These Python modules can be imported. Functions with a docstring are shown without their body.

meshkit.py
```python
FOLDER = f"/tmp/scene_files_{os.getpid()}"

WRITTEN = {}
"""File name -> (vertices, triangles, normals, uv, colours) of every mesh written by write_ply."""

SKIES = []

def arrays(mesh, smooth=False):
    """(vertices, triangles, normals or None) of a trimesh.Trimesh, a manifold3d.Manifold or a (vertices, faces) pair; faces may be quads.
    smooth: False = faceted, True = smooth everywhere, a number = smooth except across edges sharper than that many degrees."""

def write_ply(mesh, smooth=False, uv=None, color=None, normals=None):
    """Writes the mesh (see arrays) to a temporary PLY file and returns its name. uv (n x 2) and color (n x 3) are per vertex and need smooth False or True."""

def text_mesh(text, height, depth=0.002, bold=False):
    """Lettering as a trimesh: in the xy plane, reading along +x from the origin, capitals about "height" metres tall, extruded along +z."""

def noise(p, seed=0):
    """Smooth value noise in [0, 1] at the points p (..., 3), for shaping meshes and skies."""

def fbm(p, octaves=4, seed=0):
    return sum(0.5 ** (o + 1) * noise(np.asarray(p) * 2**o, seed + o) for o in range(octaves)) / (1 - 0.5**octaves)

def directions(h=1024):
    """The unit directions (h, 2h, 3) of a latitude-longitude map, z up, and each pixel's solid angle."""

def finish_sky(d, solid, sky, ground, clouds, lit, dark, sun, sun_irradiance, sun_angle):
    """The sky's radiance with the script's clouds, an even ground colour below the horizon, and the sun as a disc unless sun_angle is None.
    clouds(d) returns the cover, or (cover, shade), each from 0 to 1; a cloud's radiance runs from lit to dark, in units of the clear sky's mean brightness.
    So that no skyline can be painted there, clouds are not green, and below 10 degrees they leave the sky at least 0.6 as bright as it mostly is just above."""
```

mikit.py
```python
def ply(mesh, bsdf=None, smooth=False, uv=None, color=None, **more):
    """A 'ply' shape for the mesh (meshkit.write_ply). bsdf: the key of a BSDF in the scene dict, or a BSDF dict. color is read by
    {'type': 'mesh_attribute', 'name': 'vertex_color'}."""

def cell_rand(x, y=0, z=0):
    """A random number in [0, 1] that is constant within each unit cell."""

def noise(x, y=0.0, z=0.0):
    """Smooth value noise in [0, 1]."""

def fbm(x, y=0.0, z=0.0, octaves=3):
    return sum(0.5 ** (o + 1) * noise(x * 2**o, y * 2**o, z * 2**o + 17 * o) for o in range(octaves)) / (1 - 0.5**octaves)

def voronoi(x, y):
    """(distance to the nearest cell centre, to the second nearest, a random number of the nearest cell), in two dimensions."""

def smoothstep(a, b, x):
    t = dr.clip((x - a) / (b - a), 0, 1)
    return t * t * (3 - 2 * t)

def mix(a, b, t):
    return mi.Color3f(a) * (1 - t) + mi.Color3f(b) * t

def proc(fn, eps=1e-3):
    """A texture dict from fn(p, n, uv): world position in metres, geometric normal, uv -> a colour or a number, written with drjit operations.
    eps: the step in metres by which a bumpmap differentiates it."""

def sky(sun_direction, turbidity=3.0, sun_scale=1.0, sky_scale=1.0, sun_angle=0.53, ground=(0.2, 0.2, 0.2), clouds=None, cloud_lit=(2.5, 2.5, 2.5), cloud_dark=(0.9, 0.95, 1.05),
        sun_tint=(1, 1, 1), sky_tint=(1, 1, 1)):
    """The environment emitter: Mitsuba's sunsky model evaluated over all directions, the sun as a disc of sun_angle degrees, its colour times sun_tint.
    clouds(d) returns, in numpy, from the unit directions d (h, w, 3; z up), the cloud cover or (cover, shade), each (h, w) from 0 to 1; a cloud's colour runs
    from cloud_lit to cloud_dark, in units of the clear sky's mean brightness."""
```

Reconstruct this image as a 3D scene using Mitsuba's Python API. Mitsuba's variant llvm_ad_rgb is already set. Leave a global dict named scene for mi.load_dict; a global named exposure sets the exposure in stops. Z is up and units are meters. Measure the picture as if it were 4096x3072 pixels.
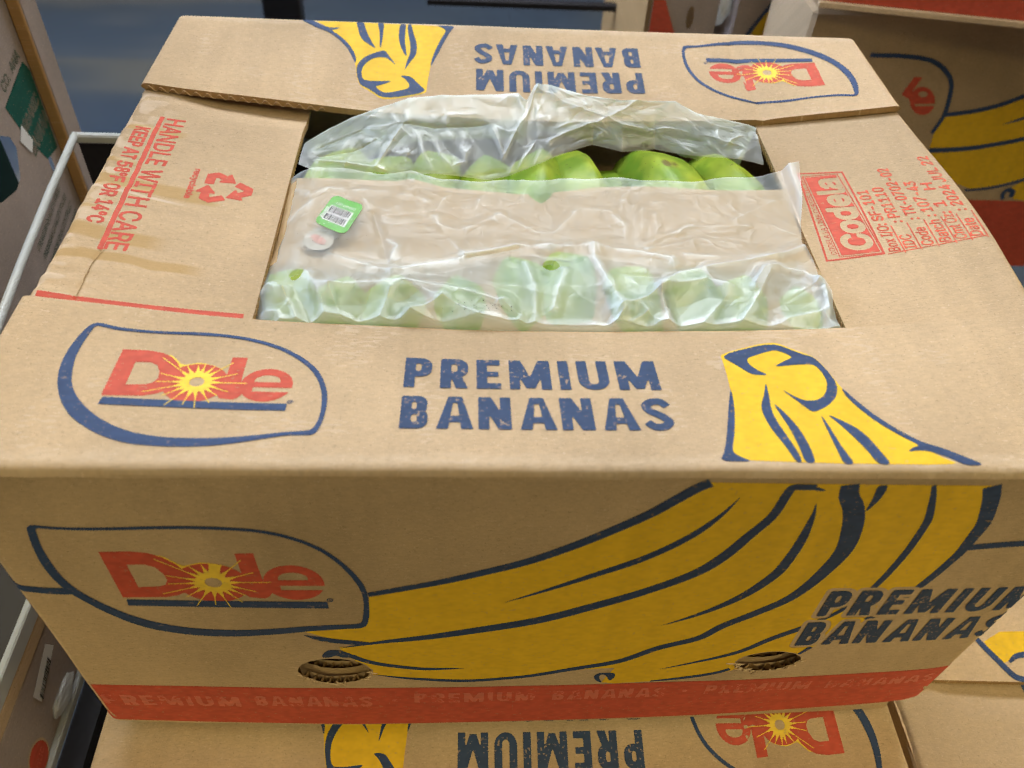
import math, json, numpy as np, trimesh, mitsuba as mi, drjit as dr, mikit, meshkit
from mikit import proc, noise, fbm, voronoi, smoothstep, mix, cell_rand
from shapely.geometry import Polygon, LineString, Point, box as sbox, MultiPolygon
from shapely.ops import unary_union
from shapely import affinity
from scipy.interpolate import PchipInterpolator
T = mi.ScalarTransform4f
scene, labels = {}, {}
RNG = np.random.default_rng(7)

# ---------------------------------------------------------------- camera, lamps, exposure
FWD = np.array([0.05714082, 0.69056189, -0.72101262]); DOWN = np.array([0.01096644, -0.72258317, -0.69119701])
EYE = np.array([0.216554, -0.218044, 0.531824])
scene['camera'] = {'type': 'thinlens', 'fov': 62.2074, 'fov_axis': 'x', 'aperture_radius': 0.0017, 'focus_distance': 0.50,
                   'near_clip': 0.01, 'far_clip': 60.0,
                   'to_world': T().look_at(origin=EYE.tolist(), target=(EYE + FWD).tolist(), up=(-DOWN).tolist())}
exposure = 0.0

def lamp(key, c, sx, sy, rad, aim, label):
    c = np.array(c, float); d = np.array(aim, float) - c; d /= np.linalg.norm(d)
    a = np.cross(d, [0, 1, 0.05]); a /= np.linalg.norm(a); b = np.cross(d, a)
    v = [c + i * a * sx / 2 + j * b * sy / 2 for i, j in ((-1, -1), (1, -1), (1, 1), (-1, 1))]
    f = [[0, 1, 2], [0, 2, 3]]
    n = np.cross(v[1] - v[0], v[2] - v[0])
    if n @ d < 0: f = [[0, 2, 1], [0, 3, 2]]
    scene[key] = mikit.ply(trimesh.Trimesh(v, f, process=False), 'lamp_white', emitter={'type': 'area', 'radiance': {'type': 'rgb', 'value': list(rad)}})
    labels[key] = {'label': label, 'category': 'ceiling light'}
scene['lamp_white'] = {'type': 'diffuse', 'reflectance': {'type': 'rgb', 'value': [.8, .8, .8]}}
lamp('ceiling_light', (0.30, 1.75, 2.2), 2.4, 0.9, (10.6, 11.0, 11.5), (0.25, 1.2, 0), 'long cool white ceiling panel above and beyond the banana boxes')
lamp('shop_window', (-2.3, 0.9, 1.35), 1.7, 1.5, (6.6, 8.3, 11.2), (0.2, 0.2, 0.2), 'bright shop window far to the left of the boxes')
labels['shop_window']['category'] = 'window'
lamp('ceiling_light_001', (1.7, -0.45, 2.2), 0.9, 0.9, (6.6, 5.5, 3.5), (0.7, .4, 0.1), 'warm white ceiling panel in front of the right side of the boxes')
lamp('ceiling_light_002', (0.3, -1.6, 2.3), 1.6, 0.5, (4.1, 3.35, 1.4), (0.3, -.1, 0.1), 'warm ceiling panel behind the shopper')
def spotlight(key, o, t, inten, cut, beam):
    scene[key] = {'type': 'spot', 'intensity': {'type': 'rgb', 'value': list(inten)}, 'cutoff_angle': cut, 'beam_width': beam, 'to_world': T().look_at(origin=list(o), target=list(t), up=[0, 1, .1])}
spotlight('added_spot', (-1.0, -1.3, 1.9), (-.06, 0, .08), (6.2, 5.1, 2.3), 9.5, 1.5)  # added spots lighting both ends, so the middle reads as shadowed
spotlight('added_spot_001', (1.6, -1.3, 1.9), (.56, 0, .10), (7.0, 5.8, 2.6), 9.5, 1.5)
scene['room_glow'] = {'type': 'constant', 'radiance': {'type': 'rgb', 'value': [.070, .061, .046]}}
# ---------------------------------------------------------------- materials
def kraft_fn(base=(.470, .343, .214), stain=False, fold=False):
    def fn(p, n, uv):
        u, v = uv.x, uv.y
        fib = fbm(u * 420, v * 1300, 0, 2)
        fine = noise(u * 1500, v * 1500, 3)
        blot = fbm(u * 22, v * 22, 5, 3)
        flute = noise(u * 6, v * 170, 2) if stain else noise(u * 165, v * 5, 61)
        c = mi.Color3f(*base) * (.86 + .17 * fib + .10 * fine + .20 * (blot - .5) + .065 * (flute - .5))
        s = noise(u * 800, v * 1300, 9)
        c = mix(c, (.20, .125, .065), .32 * smoothstep(.86, .96, s))
        s2 = noise(u * 600, v * 1700, 19)
        c = mix(c, (.66, .53, .40), .35 * smoothstep(.86, .95, s2))
        c = c * (.91 + .17 * smoothstep(.35, .65, fbm(u * 7, v * 7, 31, 2)))
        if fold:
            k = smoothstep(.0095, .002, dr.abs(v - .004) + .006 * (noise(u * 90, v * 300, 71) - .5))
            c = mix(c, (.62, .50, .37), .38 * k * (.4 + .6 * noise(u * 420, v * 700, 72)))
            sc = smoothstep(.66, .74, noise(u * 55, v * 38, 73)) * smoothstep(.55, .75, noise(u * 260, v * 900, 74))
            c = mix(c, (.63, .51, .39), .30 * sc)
        if stain:
            w = fbm(u * 30, v * 30, 40, 3) - .5
            st = mi.Float(0)
            for y0, hw, x1 in ((.2755, .0052, .042), (.2155, .0072, .070), (.167, .0075, .050), (.1485, .0048, .078), (.236, .0025, .03), (.187, .0035, .022)):
                d = dr.abs(v - y0 + w * .008 + u * .06 - .0012)
                st = dr.maximum(st, smoothstep(hw, hw * .55, d) * smoothstep(x1 + w * .03, x1 - .014 + w * .03, u))
            c = mix(c, (.40, .245, .075), .60 * st)
            ed = smoothstep(.0016, .0003, dr.abs(v + u * .06 + w * .008 - .2082)) * smoothstep(.06, .04, u)
            c = mix(c, (.66, .56, .45), .55 * ed)
            worn = smoothstep(.035, .0, u) * smoothstep(.45, .62, noise(u * 120, v * 210, 55))
            c = mix(c, (.64, .53, .42), .45 * worn)
        return c
    return fn
def ink_fn(col, under=(.45, .31, .19), wear=.0, thr=.80, mott=.12, flute=.04):
    def fn(p, n, uv):
        u, v = uv.x, uv.y
        c = mi.Color3f(*col) * (1 - mott + 2 * mott * fbm(u * 260, v * 420, 4, 2)) * (1 - flute / 2 + flute * noise(u * 165, v * 5, 61))
        if wear > 0:
            grp = smoothstep(.56, .66, noise(u * 150, v * 150, 7))
            sp = smoothstep(thr, thr + .06, noise(u * 900, v * 900, 11))
            c = mix(c, under, wear * grp * sp)
        s = noise(u * 700, v * 900, 23)
        return mix(c, under, .35 * smoothstep(.86, .95, s))
    return fn
def mat(name, fn, rough=.75, spec=.25):
    scene[name] = {'type': 'twosided', 'bsdf': {'type': 'principled', 'base_color': proc(fn) if callable(fn) else {'type': 'rgb', 'value': list(fn)}, 'roughness': rough, 'specular': spec}}
mat('kraft', kraft_fn(), .8, .2)
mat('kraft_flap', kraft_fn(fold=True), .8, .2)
mat('kraft_stained', kraft_fn(stain=True), .75, .25)
mat('kraft_dull', kraft_fn((.34, .285, .262)), .85, .15)
mat('kraft_edge', kraft_fn((.30, .19, .09)), .9, .1)
mat('kraft_raw', kraft_fn((.40, .235, .10)), .9, .1)
mat('kraft_torn', kraft_fn((.56, .42, .27)), .95, .05)
mat('ink_blue', ink_fn((.032, .061, .150)), .6, .3)
mat('ink_blue_worn', ink_fn((.030, .056, .128), wear=.6, thr=.76), .6, .3)
mat('ink_dark', ink_fn((.030, .056, .135), under=(.6, .36, .02), mott=.2), .6, .3)
mat('ink_red', ink_fn((.53, .085, .050)), .6, .3)
mat('ink_red_faint', ink_fn((.60, .115, .07), mott=.3, wear=.35, thr=.5), .7, .2)
mat('ink_red_shine', ink_fn((.62, .16, .11), under=(.56, .080, .045), wear=.9, thr=.35), .5, .3)
mat('ink_yellow', ink_fn((.74, .465, .020), mott=.07, flute=.09), .6, .3)
mat('ink_sun', ink_fn((.86, .60, .06), mott=.1), .6, .3)
mat('ink_green', ink_fn((.012, .095, .075)), .6, .3)
mat('ink_greygreen', ink_fn((.13, .15, .12), under=(.36, .275, .205), wear=.6, thr=.45), .8, .2)
mat('metal_white', (.44, .47, .48), .35, .5)
mat('shaded_inside', (.010, .030, .024), .8, .2)
mat('board_dark', (.055, .052, .048), .6, .3)
mat('metal_black', (.012, .012, .016), .4, .4)
mat('paper_white', (.78, .79, .80), .5, .4)
mat('label_pale', (.47, .43, .36), .6, .2)
mat('print_black', (.02, .02, .022), .6, .2)
mat('sticker_green', ink_fn((.13, .41, .075), under=(.18, .48, .12), mott=.06), .4, .4)
mat('sticker_pink', ink_fn((.58, .27, .21), under=(.56, .50, .44), wear=.9, thr=.4), .5, .3)

def floor_fn(p, n, uv):  # patches and streaks painted in place of soft glassy reflections
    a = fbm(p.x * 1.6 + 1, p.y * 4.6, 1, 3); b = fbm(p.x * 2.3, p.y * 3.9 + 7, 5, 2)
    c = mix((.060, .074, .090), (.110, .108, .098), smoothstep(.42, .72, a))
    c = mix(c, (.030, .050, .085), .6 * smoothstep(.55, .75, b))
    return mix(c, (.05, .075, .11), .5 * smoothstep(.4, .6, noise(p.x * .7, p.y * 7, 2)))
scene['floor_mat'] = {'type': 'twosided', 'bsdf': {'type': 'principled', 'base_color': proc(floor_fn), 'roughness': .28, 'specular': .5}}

def paper_fn(p, n, uv):
    u, v = uv.x, uv.y
    return mi.Color3f(.44, .315, .175) * (.86 + .2 * fbm(u * 300, v * 500, 2, 3) + .12 * fbm(u * 30, v * 30, 8, 2))
mat('paper_brown', paper_fn, .85, .15)
def banana_fn(p, n, uv):
    u, v = uv.x, uv.y      # u along 0..1, v around
    a = fbm(p.x * 60, p.y * 60, p.z * 60, 3)
    c = mix((.17, .30, .022), (.33, .42, .036), smoothstep(.3, .75, a))
    c = mix(c, (.13, .26, .02), .5 * smoothstep(.55, .8, noise(p.x * 35, p.y * 35, p.z * 20)))
    d = dr.sqrt(dr.square((u - .0) * 9) + 0 * v)
    t = smoothstep(.020, .004, u + .022 * (noise(p.x * 300, p.y * 300, p.z * 300) - .35))
    c = mix(c, (.10, .065, .015), .92 * t)
    q = mi.Vector3f(p.x - .3490, (p.y - .2635) * .9, 0 * p.z); ang = noise(p.x * 260, p.y * 260, p.z * 100)
    c = mix(c, (.13, .085, .025), .85 * smoothstep(.0075, .0028, dr.norm(q) + .0055 * (ang - .4)) * smoothstep(.215, .225, p.z))
    s = noise(p.x * 700, p.y * 700, p.z * 700)
    return mix(c, (.12, .10, .03), .6 * smoothstep(.88, .95, s))
scene['banana_skin'] = {'type': 'twosided', 'bsdf': {'type': 'principled', 'base_color': proc(banana_fn), 'roughness': .42, 'specular': .4}}
# thin polythene: cloudy, glossy and part see-through
def film_op(k):
    def fn(p, n, uv):      # uv.x carries the sheet's cloudiness: whitened creases, clear stretches
        return dr.clip(uv.x * k * (.80 + .40 * fbm(p.x * 45, p.y * 45, p.z * 45, 2)) + .05 * (noise(p.x * 420, p.y * 90, 6) - .5), 0, .92)
    return fn
def film(name, k, col, rough=.16, wt=.3):
    scene[name] = {'type': 'mask', 'opacity': proc(film_op(k)),
                   'bsdf': {'type': 'twosided', 'bsdf': {'type': 'blendbsdf', 'weight': wt,
                            'bsdf_0': {'type': 'diffuse', 'reflectance': {'type': 'rgb', 'value': list(col)}},
                            'bsdf_1': {'type': 'roughconductor', 'material': 'none', 'alpha': rough, 'distribution': 'ggx'}}}}
film('film_near', 1.0, (.76, .86, .90), .125, .12)
film('film_inner', .38, (.78, .88, .91), .14, .10)
film('film_back', 1.0, (.80, .87, .89), .125, .12)
film('film_small', 1.0, (.80, .85, .85))
from scipy.ndimage import gaussian_filter
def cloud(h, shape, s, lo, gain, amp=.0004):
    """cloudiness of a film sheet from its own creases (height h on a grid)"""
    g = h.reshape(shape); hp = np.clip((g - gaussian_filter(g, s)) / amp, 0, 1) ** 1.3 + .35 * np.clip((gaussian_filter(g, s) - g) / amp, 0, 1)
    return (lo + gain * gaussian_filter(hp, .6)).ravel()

# ---------------------------------------------------------------- mesh helpers
def add(key, mesh, m, smooth=False, uv=None, M=None):
    if M is not None:
        v, f = (np.array(mesh.vertices), np.array(mesh.faces)) if hasattr(mesh, 'vertices') else mesh
        v = v @ M[:3, :3].T + M[:3, 3]
        mesh = trimesh.Trimesh(v, f, process=False)
    k, i = key, 0
    while k in scene:
        i += 1; k = f'{key}_{i:03d}'
    scene[k] = mikit.ply(mesh, m, smooth, uv)
    return k
def tag(key, label, cat=None, group=None, kind=None):
    d = {'label': label}
    if cat: d['category'] = cat
    if group: d['group'] = group
    if kind: d['kind'] = kind
    labels[key] = d
def xf(loc=(0, 0, 0), rz=0.0, s=1.0):
    M = np.eye(4); c, q = math.cos(rz), math.sin(rz)
    M[:3, :3] = np.array([[c, -q, 0], [q, c, 0], [0, 0, 1]]) * s; M[:3, 3] = loc
    return M
def polys(g):
    if g.is_empty: return []
    if g.geom_type == 'Polygon': return [g]
    return [x for x in getattr(g, 'geoms', []) if x.geom_type == 'Polygon' and x.area > 0]
def tri2d(g, edge=None):
    vs, fs, n = [], [], 0
    for p in polys(g):
        p = p.simplify(1e-6)
        if p.area < 1e-9: continue
        v, f = trimesh.creation.triangulate_polygon(p, engine='earcut')
        if len(f) == 0: continue
        if edge:
            v3, f = trimesh.remesh.subdivide_to_size(np.c_[v, np.zeros(len(v))], f, edge, max_iter=14)
            m = trimesh.Trimesh(v3, f, process=False); m.merge_vertices()
            v, f = np.array(m.vertices)[:, :2], np.array(m.faces)
        a = v[f[:, 1]] - v[f[:, 0]]; b = v[f[:, 2]] - v[f[:, 0]]
        neg = a[:, 0] * b[:, 1] - a[:, 1] * b[:, 0] < 0
        f = f.copy(); f[neg] = f[neg][:, ::-1]
        vs.append(v); fs.append(f + n); n += len(v)
    return (np.vstack(vs), np.vstack(fs)) if vs else (np.zeros((0, 2)), np.zeros((0, 3), int))
def drape(key, g, surf, m, off=0.0, edge=.008, M=None, smooth=True):
    v, f = tri2d(g, edge)
    if not len(f): return None
    P = surf(v[:, 0], v[:, 1])
    if off:
        e = 2e-4
        N = np.cross(surf(v[:, 0] + e, v[:, 1]) - P, surf(v[:, 0], v[:, 1] + e) - P)
        P = P + off * N / np.linalg.norm(N, axis=1, keepdims=True)
    return add(key, (P, f), m, smooth, v, M)
def grid(surf, us, vs):
    U, V = np.meshgrid(us, vs)
    P = surf(U.ravel(), V.ravel()); nu, nv = len(us), len(vs)
    i = np.arange(nu * nv).reshape(nv, nu)
    q = np.stack([i[:-1, :-1].ravel(), i[:-1, 1:].ravel(), i[1:, 1:].ravel(), i[1:, :-1].ravel()], 1)
    return P, np.vstack([q[:, [0, 1, 2]], q[:, [0, 2, 3]]]), np.c_[U.ravel(), V.ravel()]
def slab(surf, us, vs, t):
    """a board: grid surface, its copy t below along the normal, and the four cut sides"""
    P, f, uv = grid(surf, us, vs); nu, nv = len(us), len(vs)
    m = trimesh.Trimesh(P, f, process=False); N = np.array(m.vertex_normals)
    B = P - N * t; n = len(P); i = np.arange(n).reshape(nv, nu)
    ring = np.r_[i[0, :], i[1:, -1], i[-1, -2::-1], i[-2:0:-1, 0]]; r2 = np.roll(ring, -1)
    side = np.vstack([np.stack([ring, ring + n, r2 + n], 1), np.stack([ring, r2 + n, r2], 1)])
    return (P, f, uv), (np.vstack([P, B]), np.vstack([f[:, ::-1] + n, side]), np.vstack([uv, uv]))
def cube(lo, hi, bev=0.0):
    m = trimesh.creation.box(bounds=[lo, hi])
    if bev:
        lo, hi = np.array(lo) + bev, np.array(hi) - bev
        pts = [np.where(np.array([a, b, c]) > 0, hi, lo) + bev * np.array(o) * [a, b, c] for a in (-1, 1) for b in (-1, 1) for c in (-1, 1) for o in ((1, 0, 0), (0, 1, 0), (0, 0, 1))]
        m = trimesh.convex.convex_hull(np.array(pts))
    return m
def quad_uv(m):
    """uv in metres for a box-like mesh, by the two widest axes"""
    v = np.array(m.vertices); e = np.argsort(-np.ptp(v, axis=0)); return v[:, e[:2]]
def tube(pts, rad, n=10):
    pts = np.array(pts, float); rad = np.broadcast_to(rad, len(pts)); V = []
    t = np.gradient(pts, axis=0); t /= np.linalg.norm(t, axis=1, keepdims=True)
    ref = np.array([0, 0, 1.0]) if abs(t[:, 2]).max() < .9 else np.array([1.0, 0, 0])
    for p, d, r in zip(pts, t, rad):
        a = np.cross(d, ref); a /= np.linalg.norm(a); b = np.cross(a, d)
        th = np.arange(n) * 2 * np.pi / n
        V.append(p + r * (np.cos(th)[:, None] * a + np.sin(th)[:, None] * b))
    V = np.vstack(V); F = []
    for i in range(len(pts) - 1):
        for j in range(n):
            a, b = i * n + j, i * n + (j + 1) % n
            F += [[a, b, b + n], [a, b + n, a + n]]
    for s, o in ((0, 1), ((len(pts) - 1) * n, -1)):
        F += [[s, s + j + 1, s + j][::o] for j in range(1, n - 1)]
    return trimesh.Trimesh(V, F, process=False)

# ---------------------------------------------------------------- lettering
def rr(x0, y0, x1, y1, r):
    r = min(r, (x1 - x0) / 2 - 1e-4, (y1 - y0) / 2 - 1e-4)
    return sbox(x0 + r, y0 + r, x1 - r, y1 - r).buffer(r)
def letter(c, w, t):
    """a heavy capital of height 1, width w, stem t"""
    h = .80 * t; P = Polygon
    if c == 'I': g = sbox(0, 0, w, 1)
    elif c in 'PR':
        g = sbox(0, 0, t, 1).union(rr(0, .36, w, 1, .26).union(sbox(0, .36, t, 1)).difference(rr(t, .36 + h, w - t, 1 - h, .12).union(sbox(t, .36 + h, w - 1.5 * t, 1 - h))))
        if c == 'R': g = g.union(P([(w * .38, .42), (w * .38 + t, .42), (w, 0), (w - 1.12 * t, 0)]))
    elif c == 'B':
        g = rr(0, 0, w, .57, .22).union(rr(0, .43, w * .96, 1, .22)).union(sbox(0, 0, w * .5, 1))
        g = g.difference(rr(t, h, w - t, .5 - h * .45, .07)).difference(rr(t, .5 + h * .45, w * .96 - t, 1 - h, .07))
    elif c == 'E': g = sbox(0, 0, t, 1).union(sbox(0, 0, w, h)).union(sbox(0, 1 - h, w * .97, 1)).union(sbox(0, .5 - h * .45, w * .9, .5 + h * .45))
    elif c == 'M': g = sbox(0, 0, t * .95, 1).union(sbox(w - t * .95, 0, w, 1)).union(P([(0, 1), (t * 1.1, 1), (w / 2, .42), (w - t * 1.1, 1), (w, 1), (w / 2 + t * .42, .04), (w / 2 - t * .42, .04)]))
    elif c == 'N': g = sbox(0, 0, t, 1).union(sbox(w - t, 0, w, 1)).union(P([(0, 1), (t * 1.2, 1), (w, 0), (w - t * 1.2, 0)]))
    elif c == 'U': g = rr(0, 0, w, 1.6, .36).intersection(sbox(0, 0, w, 1)).difference(rr(t, h, w - t, 1.6, .2))
    elif c == 'A': g = P([(0, 0), (w * .31, 1), (w * .69, 1), (w, 0), (w - t * 1.1, 0), (w * .5 + t * .22, .80), (w * .5 - t * .22, .80), (t * 1.1, 0)]).union(P([(w * .2, .2), (w * .8, .2), (w * .72, .2 + h), (w * .28, .2 + h)]))
    elif c == 'S':
        a = h / 2; k = LineString([(w - a * .9, .74), (w - .19, 1 - a * 1.05), (w / 2, 1 - a), (.24, 1 - a * 1.3), (a * 1.05, .76), (.17, .60), (w / 2, .5), (w - .2, .39), (w - a * 1.05, .25), (w - .22, a * 1.35), (w / 2, a), (.2, a * 1.05), (a * .7, .25)])
        pts = np.array(k.coords)
        for _ in range(3): pts = np.vstack([pts[:1], np.repeat(pts, 2, 0)[1:-1] * .75 + np.repeat(pts, 2, 0)[1:-1].reshape(-1, 2, 2)[:, ::-1].reshape(-1, 2) * .25, pts[-1:]])
        g = LineString(pts).buffer(a * 1.08, cap_style=2)
    return g.buffer(.02).buffer(-.04).buffer(.02)
WID = dict(P=.60, R=.61, E=.54, M=.92, I=.235, U=.69, B=.60, A=.80, N=.72, S=.68)
def word(s, x0, y0, width, height, gap=.19, t=.235, slant=0.0):
    x, parts = 0.0, []
    for c in s:
        parts.append(affinity.translate(letter(c, WID[c], t), x, 0)); x += WID[c] + (gap if c not in 'A' else gap * .6)
        if c == 'A': pass
    g = unary_union(parts); bx = g.bounds
    g = affinity.affine_transform(g, [width / (bx[2] - bx[0]), slant * height, 0, height, x0 - bx[0] * width / (bx[2] - bx[0]), y0])
    return g
_txt = {}
def txt(s, height, bold=True):
    if (s, bold) not in _txt:
        m = meshkit.text_mesh(s, 1.0, .05, bold); n = m.face_normals[:, 2]
        tr = np.array(m.triangles)[n > .5][:, :, :2]
        _txt[s, bold] = unary_union([Polygon(t).buffer(.004) for t in tr])
    return affinity.scale(_txt[s, bold], height, height, origin=(0, 0))
def fit(g, o, right, up, width=None):
    """put lettering drawn along +x with height 1*h at o, reading along 'right', its tops towards 'up'; width scales it along the line"""
    r, q = np.array(right, float), np.array(up, float); b = g.bounds
    if width: r = r / np.linalg.norm(r) * width / (b[2] - b[0])
    return affinity.affine_transform(g, [r[0], q[0], r[1], q[1], o[0] - b[0] * r[0], o[1] - b[0] * r[1]])
def stroke(pts, ws, n=90):
    p = np.array(pts, float); s = np.r_[0, np.cumsum(np.linalg.norm(np.diff(p, axis=0), axis=1))]
    u = np.linspace(0, s[-1], n); x, y = PchipInterpolator(s, p[:, 0])(u), PchipInterpolator(s, p[:, 1])(u)
    w = PchipInterpolator(np.linspace(0, s[-1], len(ws)), ws)(u) / 2 + 1e-5
    d = np.gradient(np.c_[x, y], axis=0); d /= np.linalg.norm(d, axis=1, keepdims=True) + 1e-9
    nn = np.c_[-d[:, 1], d[:, 0]] * w[:, None]; c = np.c_[x, y]
    return Polygon(np.vstack([c + nn, (c - nn)[::-1]])).buffer(0)
def poly(p, k=1e-3, soft=True):
    p = np.array(p, float) * k
    if soft:
        for _ in range(2):
            q = np.roll(p, -1, 0); d = np.linalg.norm(q - p, axis=1)
            p = np.stack([p * .8 + q * .2, p * .2 + q * .8], 1).reshape(-1, 2)
    return Polygon(p).buffer(0)

# ---------------------------------------------------------------- printed artwork, in metres on the panels
W, D, H, R = .52, .4322, .2527, .0055
def logo(ax, ay, sx, sy):
    """the fruit company's name with the sun in its o, over a bar: dict ink -> shape; drawn on the top flap, scaled about (57.1, 43.2) mm"""
    q = lambda g: affinity.affine_transform(g, [sx, 0, 0, sy, ax - .0571 * sx, ay - .0432 * sy])
    p = lambda k: poly(ART[k])
    ph = lambda k: Polygon(np.array(ART[k]) * 1e-3).buffer(0)
    Dl = ph('d_out').buffer(.0003).difference(ph('d_in'))
    o = affinity.rotate(affinity.scale(Point(.0945, .0542).buffer(.0134, 32), 1.06, 1.0), 20)
    e = affinity.scale(Point(.1262, .0545).buffer(.0118, 32), 1.0, 1.02).difference(affinity.scale(Point(.1262, .0575).buffer(.0058, 24), 1.0, .72).intersection(sbox(.11, .0565, .14, .07))).difference(sbox(.1205, .0495, .140, .0526))
    ctr = np.array([.0950, .0547]); rays = np.array(ART['rays']) * 1e-3 - ctr
    an = np.arctan2(rays[:, 1], rays[:, 0]); ln = np.linalg.norm(rays, axis=1); i = np.argsort(an); an, ln = an[i], ln[i]
    an2 = np.r_[an, an[0] + 2 * np.pi]; st = [ctr + np.array([math.cos(a), math.sin(a)]) * .0068 for a in np.linspace(0, 2 * np.pi, 24)]
    core = Polygon(st)
    spikes = unary_union([Polygon([ctr + min(l, .0122) * np.array([math.cos(a), math.sin(a)]), ctr + .0066 * np.array([math.cos(a + .16), math.sin(a + .16)]), ctr + .0066 * np.array([math.cos(a - .16), math.sin(a - .16)])]).union(
        LineString([ctr + .006 * np.array([math.cos(a), math.sin(a)]), ctr + l * np.array([math.cos(a), math.sin(a)])]).buffer(.00021)) for a, l in zip(an, ln)])
    hole = Point(*ctr).buffer(.0033)
    sun = core.union(spikes).difference(hole)
    red = unary_union([Dl, o, e, ph('ell')]).difference(sun).difference(hole)
    bar = p('bar') if False else Polygon(np.array(ART['bar']) * 1e-3)
    reg = Point(.1389, .0425).buffer(.0013).difference(Point(.1389, .0425).buffer(.0009)).union(affinity.translate(txt('R', .0011), .1385, .0420))
    bar = bar.difference(spikes)
    brush = p('brush').difference(o).difference(Dl).difference(sun)
    return {'ink_red': q(red), 'ink_sun': q(unary_union([sun, brush])), 'ink_blue': q(bar.union(reg))}
def flap_art():
    a = logo(.0571, .0432, 1, 1)
    bean = poly(ART['bean_top_out']).difference(poly(ART['bean_top_in']))
    a['ink_blue'] = a['ink_blue'].union(bean)
    a['ink_blue_worn'] = unary_union([word('PREMIUM', .1885, .0556, .1220, .0236), word('BANANAS', .1885, .0258, .1235, .0232)])
    y = poly(ART['stem_y'])
    b = unary_union([poly(s) for s in ART['stem_b']])
    a['ink_yellow'] = y; a['ink_dark'] = b
    return a
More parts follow.
